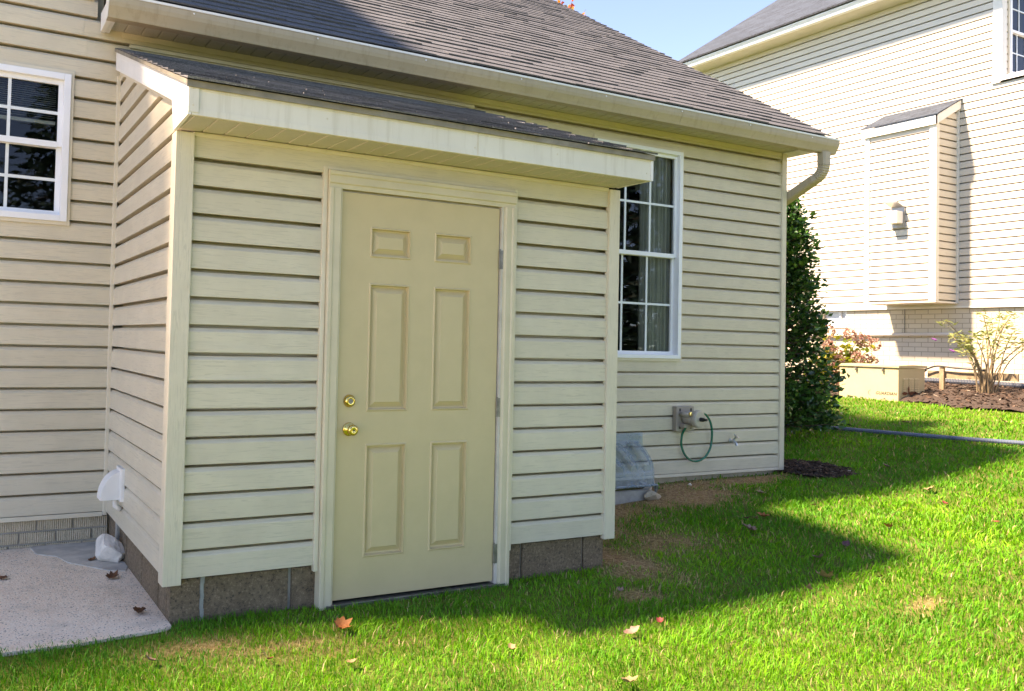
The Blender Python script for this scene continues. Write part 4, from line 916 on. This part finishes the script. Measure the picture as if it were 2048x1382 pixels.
# ---- bed behind: mulch, pipes, plank rail
def mound(name, outline, h, m, zoff=.004, res=.06, rough=.02):
    xs_ = [p[0] for p in outline]; ys_ = [p[1] for p in outline]
    def inside(x, y):
        c_ = False; n_ = len(outline)
        for i in range(n_):
            x1, y1 = outline[i]; x2, y2 = outline[(i+1) % n_]
            if (y1 > y) != (y2 > y) and x < (x2-x1)*(y-y1)/(y2-y1)+x1: c_ = not c_
        return c_
    def edge(x, y):
        best = 9
        for i in range(len(outline)):
            a_ = Vector(outline[i]+(0,)); c_ = Vector(outline[(i+1) % len(outline)]+(0,)); p = Vector((x, y, 0)); d_ = c_-a_
            t_ = max(0, min(1, (p-a_).dot(d_)/d_.length_squared)); best = min(best, (p-a_-d_*t_).length)
        return best
    gx_ = np.arange(min(xs_), max(xs_)+res, res); gy_ = np.arange(min(ys_), max(ys_)+res, res); idx = {}; b_ = MB(); vs__ = []; fs = []
    for j, y in enumerate(gy_):
        for i, x in enumerate(gx_):
            if inside(x, y):
                e_ = edge(x, y); idx[(i, j)] = len(vs__)
                vs__.append((x, y, float(terr(x, y))+zoff+h*min(1, e_/.25)**.6+random.uniform(-rough, rough)*min(1, e_/.1)))
    for (i, j) in idx:
        q_ = [(i, j), (i+1, j), (i+1, j+1), (i, j+1)]
        if all(k_ in idx for k_ in q_): fs.append(tuple(idx[k_] for k_ in q_))
    b_.add(vs__, fs); o_ = b_.build(name, m, fix=False); o_['kind'] = 'structure'; return o_, vs__
def chips(name, pts, n, s, label):
    b_ = MB()
    for i in range(n):
        x, y, z = random.choice(pts); x += random.uniform(-.05, .05); y += random.uniform(-.05, .05); z += random.uniform(0.0, .012)
        L = random.uniform(.4, 1.3)*s; W_ = L*random.uniform(.25, .5); a_ = random.uniform(0, 6.3); tx, ty = random.uniform(-.5, .5), random.uniform(-.5, .5)
        u = Vector((math.cos(a_), math.sin(a_), tx))*L; v = Vector((-math.sin(a_), math.cos(a_), ty))*W_; p = Vector((x, y, z+.004)); n_ = u.cross(v).normalized()*W_*.4
        t_ = random.random()
        b_.add([p-u-v, p+u-v, p+u+v, p-u+v, p-u-v+n_, p+u-v+n_, p+u+v+n_, p-u+v+n_], [(4, 5, 6, 7), (0, 1, 5, 4), (1, 2, 6, 5), (2, 3, 7, 6), (3, 0, 4, 7)], t_)
    o_ = b_.build(name, MAT['chip'], fix=False); o_['kind'] = 'stuff'; o_['label'] = label; o_['category'] = 'mulch'; return o_
mo, mv = mound('mulch_bed', [(6.06, 1.66), (6.05, 1.40), (6.03, 1.22), (6.18, 1.10), (6.38, 1.06), (6.58, 1.25), (6.66, 1.55), (6.55, 1.85), (6.35, 2.05), (6.12, 2.1), (6.12, 1.66)], .035, MAT['mulch'], res=.05, rough=.012)
chips('mulch_chips', mv, 1500, .016, 'dark brown bark mulch at the garage corner')
mo2, mv2 = mound('mulch_bed', [(10.95, 3.15), (10.70, 2.45), (10.68, 1.8), (10.9, .9), (11.2, -.5), (13.0, -1), (13.02, 7.5), (11.4, 7.5), (11.0, 5.2), (10.98, 4.4), (11.0, 3.3)], .05, MAT['mulch'], res=.08, rough=.018)
chips('mulch_chips', mv2, 4200, .026, 'dark bark mulch along the neighbour house wall')
def corrug(name, pts, r, pitch, m, parent=None):
    P_ = spline(pts, 20); tot = [0]
    for i in range(1, len(P_)): tot.append(tot[-1]+(P_[i]-P_[i-1]).length)
    n_ = int(tot[-1]/pitch*2); out = []; j = 0
    for i in range(n_+1):
        d_ = tot[-1]*i/n_
        while j < len(tot)-2 and tot[j+1] < d_: j += 1
        t_ = (d_-tot[j])/max(1e-9, tot[j+1]-tot[j]); out.append(P_[j].lerp(P_[j+1], t_))
    b_ = MB(); b_.tube(out, r, 10, rfun=lambda i: r*(1.0 if i % 2 else .84)); return b_.build(name, m, parent)
gp_ = [(8.1, 3.4), (8.25, 2.85), (8.33, 2.62), (8.455, 1.9), (8.56, 1.3), (8.66, .8), (8.8, -.1), (9.0, -1.2)]
tag(corrug('drain_pipe', [(x, y, float(terr(x, y))+.036) for x, y in gp_], .024, .024, MAT['pipe']), 'long grey corrugated drain pipe lying across the lawn', 'pipe')
bp_ = [(12.80, 4.4), (12.78, 3.6), (12.75, 2.8), (12.7, 1.6), (12.6, .3)]
tag(corrug('drain_pipe', [(x, y, float(terr(x, y))+.09) for x, y in bp_], .045, .04, MAT['blackpipe']), 'dark corrugated pipe running along the neighbour house foundation', 'pipe')
rail = thing('plank_rail', 'low brown plank on two wooden posts in the mulch beside the generator', 'rail', (12.2, 3.3, .5))
for yy in (3.50, 2.95):
    b = MB(); b.box(12.13, 12.175, yy-.03, yy+.03, .45, .90); b.build('post', MAT['wood'], rail, bevel=.004)
b = MB(); b.box(12.18, 12.215, 2.55, 3.72, .74, .845); b.build('plank', MAT['wood'], rail, bevel=.004)
b = MB(); b.tube(spline([(12.1, 3.95, .80), (12.12, 3.72, .86), (12.12, 3.55, .915), (12.12, 3.3, .895), (12.13, 2.9, .88)]), .012, 8); b.build('cable', MAT['black'], rail, smooth=True)
b = MB(); b.tube(spline([(12.15, 3.72, .85), (12.1, 3.76, .78), (12.15, 3.8, .70)]), .01, 6); b.build('cable', MAT['black'], rail, smooth=True)

# ================================================================ plants
def leafcloud(name, pts, nrm, size, m, parent, asp=.5, jitter=.3, fold=.15, tfun=None):
    """one quad-pair leaf per point"""
    n_ = len(pts); pts = np.asarray(pts); V = np.zeros((n_, 6, 3)); 
    d = nrm + RNG.normal(0, jitter, (n_, 3)); d /= np.linalg.norm(d, axis=1, keepdims=True)+1e-9
    r = RNG.normal(0, 1, (n_, 3)); s = np.cross(d, r); s /= np.linalg.norm(s, axis=1, keepdims=True)+1e-9; nn = np.cross(s, d)
    L = size*RNG.uniform(.7, 1.3, (n_, 1)); W_ = L*asp*.5
    V[:, 0] = pts; V[:, 1] = pts+d*L*.45-s*W_+nn*W_*fold; V[:, 2] = pts+d*L*.5; V[:, 3] = pts+d*L*.45+s*W_+nn*W_*fold; V[:, 4] = pts+d*L-nn*L*.12; V[:, 5] = V[:, 2]
    F = []
    base = np.arange(n_)*6
    F = np.concatenate([np.stack([base, base+1, base+4, base+2], 1), np.stack([base, base+2, base+4, base+3], 1)])
    me_ = bpy.data.meshes.new(name); me_.vertices.add(n_*6); me_.vertices.foreach_set('co', V.reshape(-1).astype(np.float32))
    me_.loops.add(F.size); me_.loops.foreach_set('vertex_index', F.reshape(-1).astype(np.int32)); me_.polygons.add(len(F))
    me_.polygons.foreach_set('loop_start', np.arange(0, F.size, 4, dtype=np.int32)); me_.polygons.foreach_set('loop_total', np.full(len(F), 4, np.int32))
    t_ = RNG.random(n_) if tfun is None else tfun(pts); a_ = me_.attributes.new('tint', 'FLOAT', 'POINT'); a_.data.foreach_set('value', np.repeat(np.clip(t_, 0, 1), 6).astype(np.float32))
    me_.materials.append(m); me_.update(calc_edges=True); me_.validate()
    o_ = bpy.data.objects.new(name, me_); link(o_, parent)
    if parent is not None and parent.name in ROOT: o_.location = -ROOT[parent.name]
    return o_
# conical holly
hx, hy = 7.68, 2.75; hz = float(terr(hx, hy)); Hh = 2.86-hz
hol = thing('holly_shrub', 'tall conical dark green holly shrub behind the garage corner', 'shrub', (hx, hy, hz))
b = MB(); b.tube([(hx, hy, hz-.05), (hx+.02, hy, hz+1.2), (hx, hy, hz+Hh-.1)], [.05, .03, .008], 8)
pts = []; nr = []
for i in range(470):
    t_ = random.random()**1.05; z = hz+.14+t_*(Hh-.2); ph = random.uniform(0, 2*math.pi)
    R_ = (.53*(1-t_)**.6+.05)*(.85+.3*math.sin(ph*3+z*5)*.35+random.uniform(-.26, .22))
    p0 = Vector((hx, hy, z-.05*R_)); p1 = Vector((hx+R_*math.cos(ph), hy+R_*math.sin(ph), z+.12*R_))
    b.tube([p0, p0.lerp(p1, .6), p1], [.009, .006, .002], 4, cap=False)
    n_ = int(34*R_/.6)+10
    for k in range(n_):
        f_ = random.random()**.45; q_ = p0.lerp(p1, f_)+Vector((random.gauss(0, .055), random.gauss(0, .055), random.gauss(0, .05)))
        pts.append(q_[:]); dd = (p1-p0).normalized()+Vector((random.gauss(0, .5), random.gauss(0, .5), random.gauss(.1, .5))); nr.append(dd[:])
b.build('trunk', MAT['bark'], hol)
leafcloud('crown', pts, np.array(nr), .066, MAT['holly'], hol, .6, .35, .3)
# hydrangea
hyd = thing('hydrangea', 'hydrangea bush with pink flower heads and yellowing leaves behind the generator', 'bush', (11.75, 4.75, .5))
b = MB(); pts = []; nr = []; heads = []
HT = [(11.60, 4.55, 1.37), (11.75, 4.50, 1.31), (11.82, 4.43, 1.27), (12.35, 4.62, 1.22), (11.35, 4.72, 1.40), (11.55, 4.85, 1.15), (11.45, 4.65, 1.08), (11.8, 4.6, 1.05), (11.62, 4.42, 1.0), (11.35, 4.55, .95), (11.25, 4.6, .80), (11.95, 4.5, .97), (12.1, 4.5, .95), (11.2, 4.62, 1.18), (11.18, 4.52, .62), (11.5, 4.95, .9), (11.15, 4.75, 1.02)]
for hx_, hy_, hz_ in HT:
    p0 = Vector((11.65+random.uniform(-.15, .15), 4.75+random.uniform(-.15, .15), .5)); p1 = Vector((hx_, hy_, hz_)); mid = p0.lerp(p1, .55)+Vector((0, 0, .08))
    b.tube([p0, mid, p1], [.008, .006, .004], 5, cap=False); heads.append(p1)
    for k in range(26):
        f_ = random.uniform(.25, .95); q_ = (p0.lerp(mid, f_*2) if f_ < .5 else mid.lerp(p1, f_*2-1)); q_ = q_+Vector((random.gauss(0, .035), random.gauss(0, .035), random.gauss(0, .03)))
        pts.append(q_[:]); nr.append((random.gauss(0, 1), random.gauss(0, 1), random.gauss(.1, .5)))
for k in range(330):
    q_ = (11.45+random.gauss(0, .2), 4.72+random.gauss(0, .14), .5+random.random()*.55); pts.append(q_); nr.append((random.gauss(0, 1), random.gauss(0, 1), random.gauss(.1, .5)))
b.build('stem', MAT['twig'], hyd)
leafcloud('foliage', pts, np.array(nr), .10, MAT['hydleaf'], hyd, .62, .2, .2)
for p1 in heads:
    n_ = 130; d_ = RNG.normal(0, 1, (n_, 3)); d_ /= np.linalg.norm(d_, axis=1, keepdims=True); r_ = random.uniform(.055, .075)
    leafcloud('flower_head', np.array(p1)+d_*r_*np.array([1, 1, 1.15]), d_, .034, MAT['hydflower'], hyd, .9, .6, .1)
# butterfly bush
bud = thing('butterfly_bush', 'sparse leggy bush with narrow leaves in front of the neighbour house', 'bush', (12.0, 2.85, .55))
b = MB(); pts = []; nr = []; tips = []
for i in range(22):
    p0 = Vector((12.0+random.gauss(0, .06), 2.86+random.gauss(0, .05), .52)); ph = random.uniform(0, 2*math.pi); sp_ = random.uniform(.1, .62); h_ = random.uniform(.55, 1.15)
    p1 = p0+Vector((math.cos(ph)*sp_*.9, math.sin(ph)*sp_, h_)); mid = p0.lerp(p1, .5)+Vector((-.2*math.cos(ph)*sp_, -.2*math.sin(ph)*sp_, .06))
    tip = p1+Vector((math.cos(ph)*.1, math.sin(ph)*.1, random.uniform(-.06, .08))); C_ = spline([p0, mid, p1, tip], 5); b.tube(C_, [.008*(1-j/len(C_))+.0015 for j in range(len(C_))], 5, cap=False); tips.append(tip)
    for k in range(34):
        q_ = C_[random.randint(6, len(C_)-1)]+Vector((random.gauss(0, .02), random.gauss(0, .02), random.gauss(0, .03)))
        pts.append(q_[:]); a_ = random.uniform(0, 6.3); nr.append((math.cos(a_), math.sin(a_), random.uniform(-.3, .7)))
b.build('stem', MAT['twig'], bud)
leafcloud('foliage', pts, np.array(nr), .085, MAT['budleaf'], bud, .24, .2, .2)
for tp in ((11.65, 3.30, 1.285), (11.85, 3.17, 1.13)):
    b = MB(); b.lathe([(0, .004), (.02, .016), (.07, .012), (.11, .003)], tp, (.3, .7, .25), 8); b.build('flower_spike', MAT['budflower'], bud)
# tree beyond the roof: only its top shows
tr = thing('maple_tree', 'autumn tree behind the roof with orange and yellow leaves at its tip', 'tree', (12.4, 13.0, .4))
b = MB(); b.tube([(12.4, 13, .2), (12.35, 13, 4), (12.45, 13, 7.2), (12.6, 12.6, 9.2)], [.16, .12, .06, .012], 9); pts = []; nr = []
for i in range(46):
    zt = random.uniform(2.6, 8.3); ph = random.uniform(0, 6.28); R_ = 1.7*(1-abs(zt-4.6)/5.2); p0 = Vector((12.4, 13, zt)); p1 = p0+Vector((math.cos(ph)*R_, math.sin(ph)*R_, .5+.2*R_)); b.tube([p0, p1], [.03, .006], 5, cap=False)
    for k in range(60): q_ = p0.lerp(p1, random.random()**.5)+Vector((random.gauss(0, .17), random.gauss(0, .17), random.gauss(0, .14))); pts.append(q_[:]); nr.append((random.gauss(0, 1), random.gauss(0, 1), random.gauss(-.3, .6)))
for s_, e_ in (((12.55, 12.8, 8.6), (13.25, 12.6, 9.62)), ((12.5, 12.8, 8.9), (12.35, 12.5, 9.75)), ((12.6, 12.6, 9.1), (12.75, 12.5, 9.8))):
    s_, e_ = Vector(s_), Vector(e_); b.tube([s_, e_], [.014, .004], 5, cap=False)
    for k in range(20): q_ = s_.lerp(e_, .35+.65*random.random())+Vector((random.gauss(0, .045), random.gauss(0, .05), random.gauss(0, .045))); pts.append(q_[:]); nr.append((random.gauss(0, 1), random.gauss(0, 1), random.gauss(-.3, .6)))
b.build('trunk', MAT['bark'], tr)
leafcloud('crown', pts, np.array(nr), .13, MAT['autumn'], tr, .8, .2, .15, tfun=lambda p: np.clip((p[:, 2]-4)/7+RNG.normal(0, .25, len(p)), 0, 1))
# trees behind the camera, seen in the window reflections
def spruce(x, y, H, R, label):
    t_ = thing('spruce_tree', label, 'tree', (x, y, -.2), 'spruces reflected in the windows'); b_ = MB(); b_.tube([(x, y, -.3), (x, y, H-.3)], [.18, .02], 8); P_ = []; N_ = []
    for i in range(190):
        f_ = (i+.5)/190; z = .1+f_*(H-.4); r_ = R*(1-f_)**.85+.12; ph = i*2.399; p0 = Vector((x, y, z+.1)); p1 = Vector((x+r_*math.cos(ph), y+r_*math.sin(ph), z-.18*r_)); b_.tube([p0, p1], [.02, .005], 4, cap=False)
        for k in range(int(16+34*r_/R)): q_ = p0.lerp(p1, random.random()**.6)+Vector((random.gauss(0, .1), random.gauss(0, .1), random.gauss(-.03, .06))); P_.append(q_[:]); N_.append((math.cos(ph)+random.gauss(0, .6), math.sin(ph)+random.gauss(0, .6), random.gauss(-.3, .4)))
    b_.build('trunk', MAT['bark'], t_); leafcloud('crown', P_, np.array(N_), .30, MAT['spruce'], t_, .35, .2, .2)
spruce(1.8, -15.5, 9.5, 2.6, 'dark blue spruce mirrored in the left window')
spruce(-1.6, -18.5, 12, 3.0, 'taller spruce standing farther back, mirrored in the left window')
spruce(16.5, -13.0, 11, 3.0, 'farther spruce mirrored in the upper part of the tall window')
def broad(x, y, H, R, label, m='maple'):
    t_ = thing('shade_tree', label, 'tree', (x, y, -.2), 'leafy trees reflected in the windows'); b_ = MB(); b_.tube([(x, y, -.3), (x+.1, y, H*.45), (x, y, H*.8)], [.22, .15, .04], 9); P_ = []; N_ = []
    for i in range(70):
        d_ = Vector((random.gauss(0, 1), random.gauss(0, 1), random.gauss(0, .8))).normalized(); c_ = Vector((x, y, H*.62))+Vector((d_.x*R*.75, d_.y*R*.75, d_.z*H*.3)); b_.tube([(x, y, H*.42), c_], [.05, .01], 5, cap=False)
        for k in range(75): q_ = c_+Vector((random.gauss(0, .42), random.gauss(0, .42), random.gauss(0, .32))); P_.append(q_[:]); N_.append((random.gauss(0, 1), random.gauss(0, 1), random.gauss(-.3, .6)))
    b_.build('trunk', MAT['bark'], t_); leafcloud('crown', P_, np.array(N_), .24, MAT[m], t_, .7, .2, .15)
broad(-4.8, -17, 9, 3.2, 'leafy tree mirrored at the left of the house window')
spruce(12.2, -5.6, 10, 2.6, 'dark spruce mirrored low in the tall window')
broad(11.0, -17, 10, 3.6, 'leafy tree mirrored in the tall window')

# ================================================================ fallen leaves
def leaf_mesh(seed, m, curl, size):
    rn = random.Random(seed); b_ = MB(); lobes = []
    prof = [(0, -.30), (.13, -.27), (.27, -.26), (.27, -.10), (.40, .0), (.30, .12), (.32, .30), (.16, .33), (.0, .52)]
    if seed % 3: prof = [(0, -.34), (.09, -.30), (.17, -.20), (.25, -.08), (.22, .04), (.27, .16), (.17, .28), (.10, .40), (.0, .50)]
    right = [(x*rn.uniform(.85, 1.15), y*rn.uniform(.9, 1.1)) for x, y in prof]; left = [(-x*rn.uniform(.85, 1.15), y*rn.uniform(.9, 1.1)) for x, y in prof[1:-1]][::-1]
    out = right+left; cx_ = rn.uniform(-.4, .4)
    def Z_(x, y): return curl*(x*x*1.4+y*y*.9*rn.uniform(.8, 1.2))+cx_*curl*x*y+rn.uniform(-.03, .03)
    vs__ = [(0, 0, .0)]+[(x*.45, y*.45, Z_(x*.45, y*.45)) for x, y in out]+[(x, y, Z_(x, y)) for x, y in out]; n_ = len(out)
    fs = [(0, 1+i, 1+(i+1) % n_) for i in range(n_)]+[(1+i, 1+n_+i, 1+n_+(i+1) % n_, 1+(i+1) % n_) for i in range(n_)]
    b_.add([(x*size, y*size, z*size) for x, y, z in vs__], fs)
    b_.add([(-.006*size, -.62*size, .02*size), (.006*size, -.62*size, .02*size), (.006*size, -.2*size, .01*size), (-.006*size, -.2*size, .01*size)], [(0, 1, 2, 3)])
    return b_.mesh('fallen_leaf', MAT[m], True)
LV = [  # x, y, material, size, curl, lift, label
    (.684, -.353, 'lf_orange', .105, .9, .030, 'large orange curled maple leaf on grass below the door'),
    (-.142, -.415, 'lf_pink', .075, .8, .025, 'pale pink leaf on grass at the lower left corner of the lawn'),
    (.281, -.581, 'lf_red', .05, .6, .03, 'small reddish orange leaf on sunlit grass left of centre'),
    (.565, -.727, 'lf_tan', .06, .6, .03, 'small tan leaf in sunlit grass below the big orange one'),
    (1.228, -.853, 'lf_tan', .07, 1.4, .035, 'whitish leaf standing on edge in sunlit grass, bottom centre'),
    (1.843, -.889, 'lf_pink', .10, .8, .03, 'long greyish pink leaf on grass in front of the shed corner'),
    (2.06, -.847, 'lf_red', .05, .8, .035, 'small red leaf just right of the long pink leaf'),
    (1.413, -1.313, 'lf_tan', .085, 1.2, .04, 'cream leaf cut by the bottom edge of the picture'),
    (3.126, -.821, 'lf_pink', .10, .9, .03, 'pink folded leaf, lowest of the row on the shaded lawn'),
    (3.366, -.746, 'lf_tan', .17, .7, .03, 'widest tan maple leaf with ragged lobes on the lawn'),
    (3.642, -.506, 'lf_pink', .13, .8, .03, 'greyish pink leaf just above the wide tan leaf'),
    (4.037, -.415, 'lf_dark', .12, .7, .025, 'dark maroon leaf at the edge of the sun patch'),
    (3.852, .114, 'lf_pink', .16, .7, .03, 'pale pink leaf below the orange leaf pair'),
    (4.085, .332, 'lf_dark', .10, .8, .03, 'small dark leaf at the left of the orange pair'),
    (4.13, .294, 'lf_tan', .10, .8, .03, 'light brown leaf between the dark and the orange leaf'),
    (4.22, .31, 'lf_orange', .14, .8, .03, 'bright orange leaf at the right of its cluster'),
    (4.858, .373, 'lf_tan', .10, .9, .03, 'small tan leaf at the left end of the sun patch'),
    (5.92, .054, 'lf_red', .11, .9, .03, 'pinkish red round leaf high on the right lawn'),
    (6.258, .356, 'lf_tan', .15, .7, .03, 'flat tan leaf on the lawn right of the mulch'),
    (6.853, 1.065, 'lf_pink', .15, .7, .03, 'pale leaf on the lawn directly below the drain pipe'),
    (5.496, -.5, 'lf_red', .08, .9, .03, 'deep red leaf near the right edge of the lawn'),
    (4.638, -.313, 'lf_orange', .10, .9, .03, 'small orange leaf inside the bright sun patch'),
    (3.605, -.889, 'lf_brown', .07, .9, .03, 'tiny brown leaf right of the wide tan leaf'),
    (-.067, .192, 'lf_brown', .115, 1.1, .012, 'big crinkled brown leaf on the patio by the block wall'),
    (-.088, .786, 'lf_brown', .095, .7, .010, 'flat brown oval leaf on the patio below the white rock'),
    (-.135, 1.174, 'lf_brown', .075, .6, .010, 'small brown leaf on grey mortar left of the white rock'),
    (-.604, .971, 'lf_brown', .09, .7, .010, 'brown leaf cut by the left edge of the picture'),
    (2.221, -.425, 'lf_pink', .05, .8, .035, 'small pale leaf in the grass before the shed right corner'),
    (9.847, 1.577, 'lf_tan', .16, .8, .04, 'tan leaf on the far lawn above the drain pipe, near the right edge'),
    (9.157, 2.26, 'lf_tan', .18, .6, .04, 'pale leaf lying on the far lawn in front of the generator'),
    (4.906, .87, 'lf_tan', .12, .7, .03, 'small pale leaf in shaded grass near the house wall')]
for i, (x, y, m_, sz, cl_, lift, lb) in enumerate(LV):
    patio_ = x < 0 and y > -.05
    z = -.192 if patio_ else float(terr(x, y))
    o = bpy.data.objects.new('fallen_leaf', leaf_mesh(i+3, m_, cl_*1.5, sz*(.95 if patio_ or y < -.3 and x < 2.5 else .72))); link(o)
    o.location = (x, y, z+(.006 if patio_ else lift)); o.rotation_euler = (random.uniform(-.35, .35)*(0.3 if patio_ else 1), random.uniform(-.35, .35)*(0.3 if patio_ else 1), random.uniform(0, 6.28))
    tag(o, lb, 'leaf', 'fallen leaves')

# ================================================================ grass
def grass():
    r = np.random.default_rng(11); A = []
    # sample the lawn with a density that falls with distance from where one stands
    def region(x0, x1, y0, y1, dens):
        n_ = int((x1-x0)*(y1-y0)*dens); return np.stack([r.uniform(x0, x1, n_), r.uniform(y0, y1, n_)], 1)
    P_ = np.concatenate([region(-1.6, 5.4, -2.6, 1.6, 16000), region(5.4, 11.2, -3.5, 4.5, 5000), region(6.1, 12, 4.5, 16, 700), region(0.5, 5.4, -3.6, -2.6, 3000)])
    x, y = P_[:, 0], P_[:, 1]; d = np.hypot(x-CAM.x, y-CAM.y)
    dens0 = np.where(x < 5.4, np.where(y < -2.6, 3000, 16000), np.where(y > 4.5, 700, 5000))
    want = np.where(y > 4.5, 700, 16000*np.minimum(1, (2.9/d)**1.75)); keep = r.random(len(x)) < want/dens0
    ahead = (x-CAM.x)*fw.x+(y-CAM.y)*fw.y; side = (x-CAM.x)*rt.x+(y-CAM.y)*rt.y
    keep &= (ahead > 1.2) & (side > -0.62*ahead-.5) & (side < .98*ahead+.6)
    keep &= ~((x < .03) & (y > -.035-.05*vnoise(x, y, 12, 5))); keep &= ~((x > .02) & (x < 2.54) & (y > .03)); keep &= ~((x < 6.1) & (y > D+.02))
    keep &= ~((x > .76) & (x < 1.8) & (y > -.035)); keep &= ~((x > 3.3) & (x < 4.4) & (y > D-.40))
    # mulch beds
    from_poly = [[(6.06, 1.66), (6.03, 1.22), (6.18, 1.10), (6.38, 1.06), (6.58, 1.25), (6.66, 1.55), (6.55, 1.85), (6.35, 2.05), (6.12, 2.1)],
                 [(10.95, 3.15), (10.70, 2.45), (10.68, 1.8), (10.9, .9), (11.2, -.5), (13.0, -1), (13.02, 7.5), (11.4, 7.5), (11.0, 5.2), (10.98, 4.4)]]
    for poly_ in from_poly:
        ins = np.zeros(len(x), bool); n_ = len(poly_)
        for i in range(n_):
            x1, y1 = poly_[i]; x2, y2 = poly_[(i+1) % n_]
            c_ = ((y1 > y) != (y2 > y)) & (x < (x2-x1)*(y-y1)/(y2-y1+1e-12)+x1); ins ^= c_
        keep &= ~ins
    keep &= ~((x > gx-.02) & (x < gx+gd+.02) & (y > gy0-.02) & (y < gy1+.02))
    dr = dryness(x, y); keep &= r.random(len(x)) > dr*.72
    x, y, d, dr = x[keep], y[keep], d[keep], dr[keep]; n_ = len(x); 
    z = terr(x, y)-.006
    cl_ = vnoise(x, y, 5, 8); cl2 = vnoise(x, y, 1.4, 9)
    H_ = (.021+.025*r.random(n_)**1.3)*(.75+.6*cl_)*(1-.5*dr)*np.where(d > 6, 1.15, 1.0)
    Wd = (.0009+.0016*r.random(n_)**2)*np.clip(d/3.0, 1, 3.4)
    az = r.uniform(0, 2*np.pi, n_); lean = r.uniform(.1, .95, n_)*H_; bend = cl_*3.0
    la = az+r.normal(0, .6, n_); 
    la = np.where(r.random(n_) < .5, bend*2.2+r.normal(0, .7, n_), la)
    lx_, ly_ = np.cos(la)*lean, np.sin(la)*lean; sx_, sy_ = -np.sin(az)*Wd, np.cos(az)*Wd
    V = np.zeros((n_, 5, 3), np.float32); B0 = np.stack([x, y, z], 1); S = np.stack([sx_, sy_, 0*x], 1)
    Mid = B0+np.stack([lx_*.35, ly_*.35, H_*.62], 1); T = B0+np.stack([lx_, ly_, H_*(1-.25*(lean/H_)**2)], 1)
    V[:, 0] = B0-S; V[:, 1] = B0+S; V[:, 2] = Mid+S*.85; V[:, 3] = Mid-S*.85; V[:, 4] = T
    tint = np.clip(.02+.42*r.random(n_)+.42*(cl2-.32)+.18*(vnoise(x, y, 3.1, 21)-.5), 0, .74); isdry = r.random(n_) < np.maximum(dr*1.1, .02+.09*vnoise(x, y, 6, 31)**2); tint = np.where(isdry, r.uniform(.80, 1, n_), tint)
    me_ = bpy.data.meshes.new('grass'); me_.vertices.add(n_*5); me_.vertices.foreach_set('co', V.reshape(-1))
    base = np.arange(n_, dtype=np.int32)*5
    lq = np.stack([base, base+1, base+2, base+3, base+3, base+2, base+4], 1).reshape(-1)
    me_.loops.add(len(lq)); me_.loops.foreach_set('vertex_index', lq); me_.polygons.add(2*n_)
    ls = np.stack([np.arange(n_)*7, np.arange(n_)*7+4], 1).reshape(-1).astype(np.int32); lt = np.tile(np.array([4, 3], np.int32), n_)
    me_.polygons.foreach_set('loop_start', ls); me_.polygons.foreach_set('loop_total', lt)
    a_ = me_.attributes.new('tint', 'FLOAT', 'POINT'); a_.data.foreach_set('value', np.repeat(tint, 5).astype(np.float32))
    me_.materials.append(MAT['grass']); me_.update(calc_edges=True)
    o_ = bpy.data.objects.new('grass', me_); link(o_); o_['kind'] = 'stuff'; o_['label'] = 'short bright green lawn grass'; o_['category'] = 'grass'
grass()
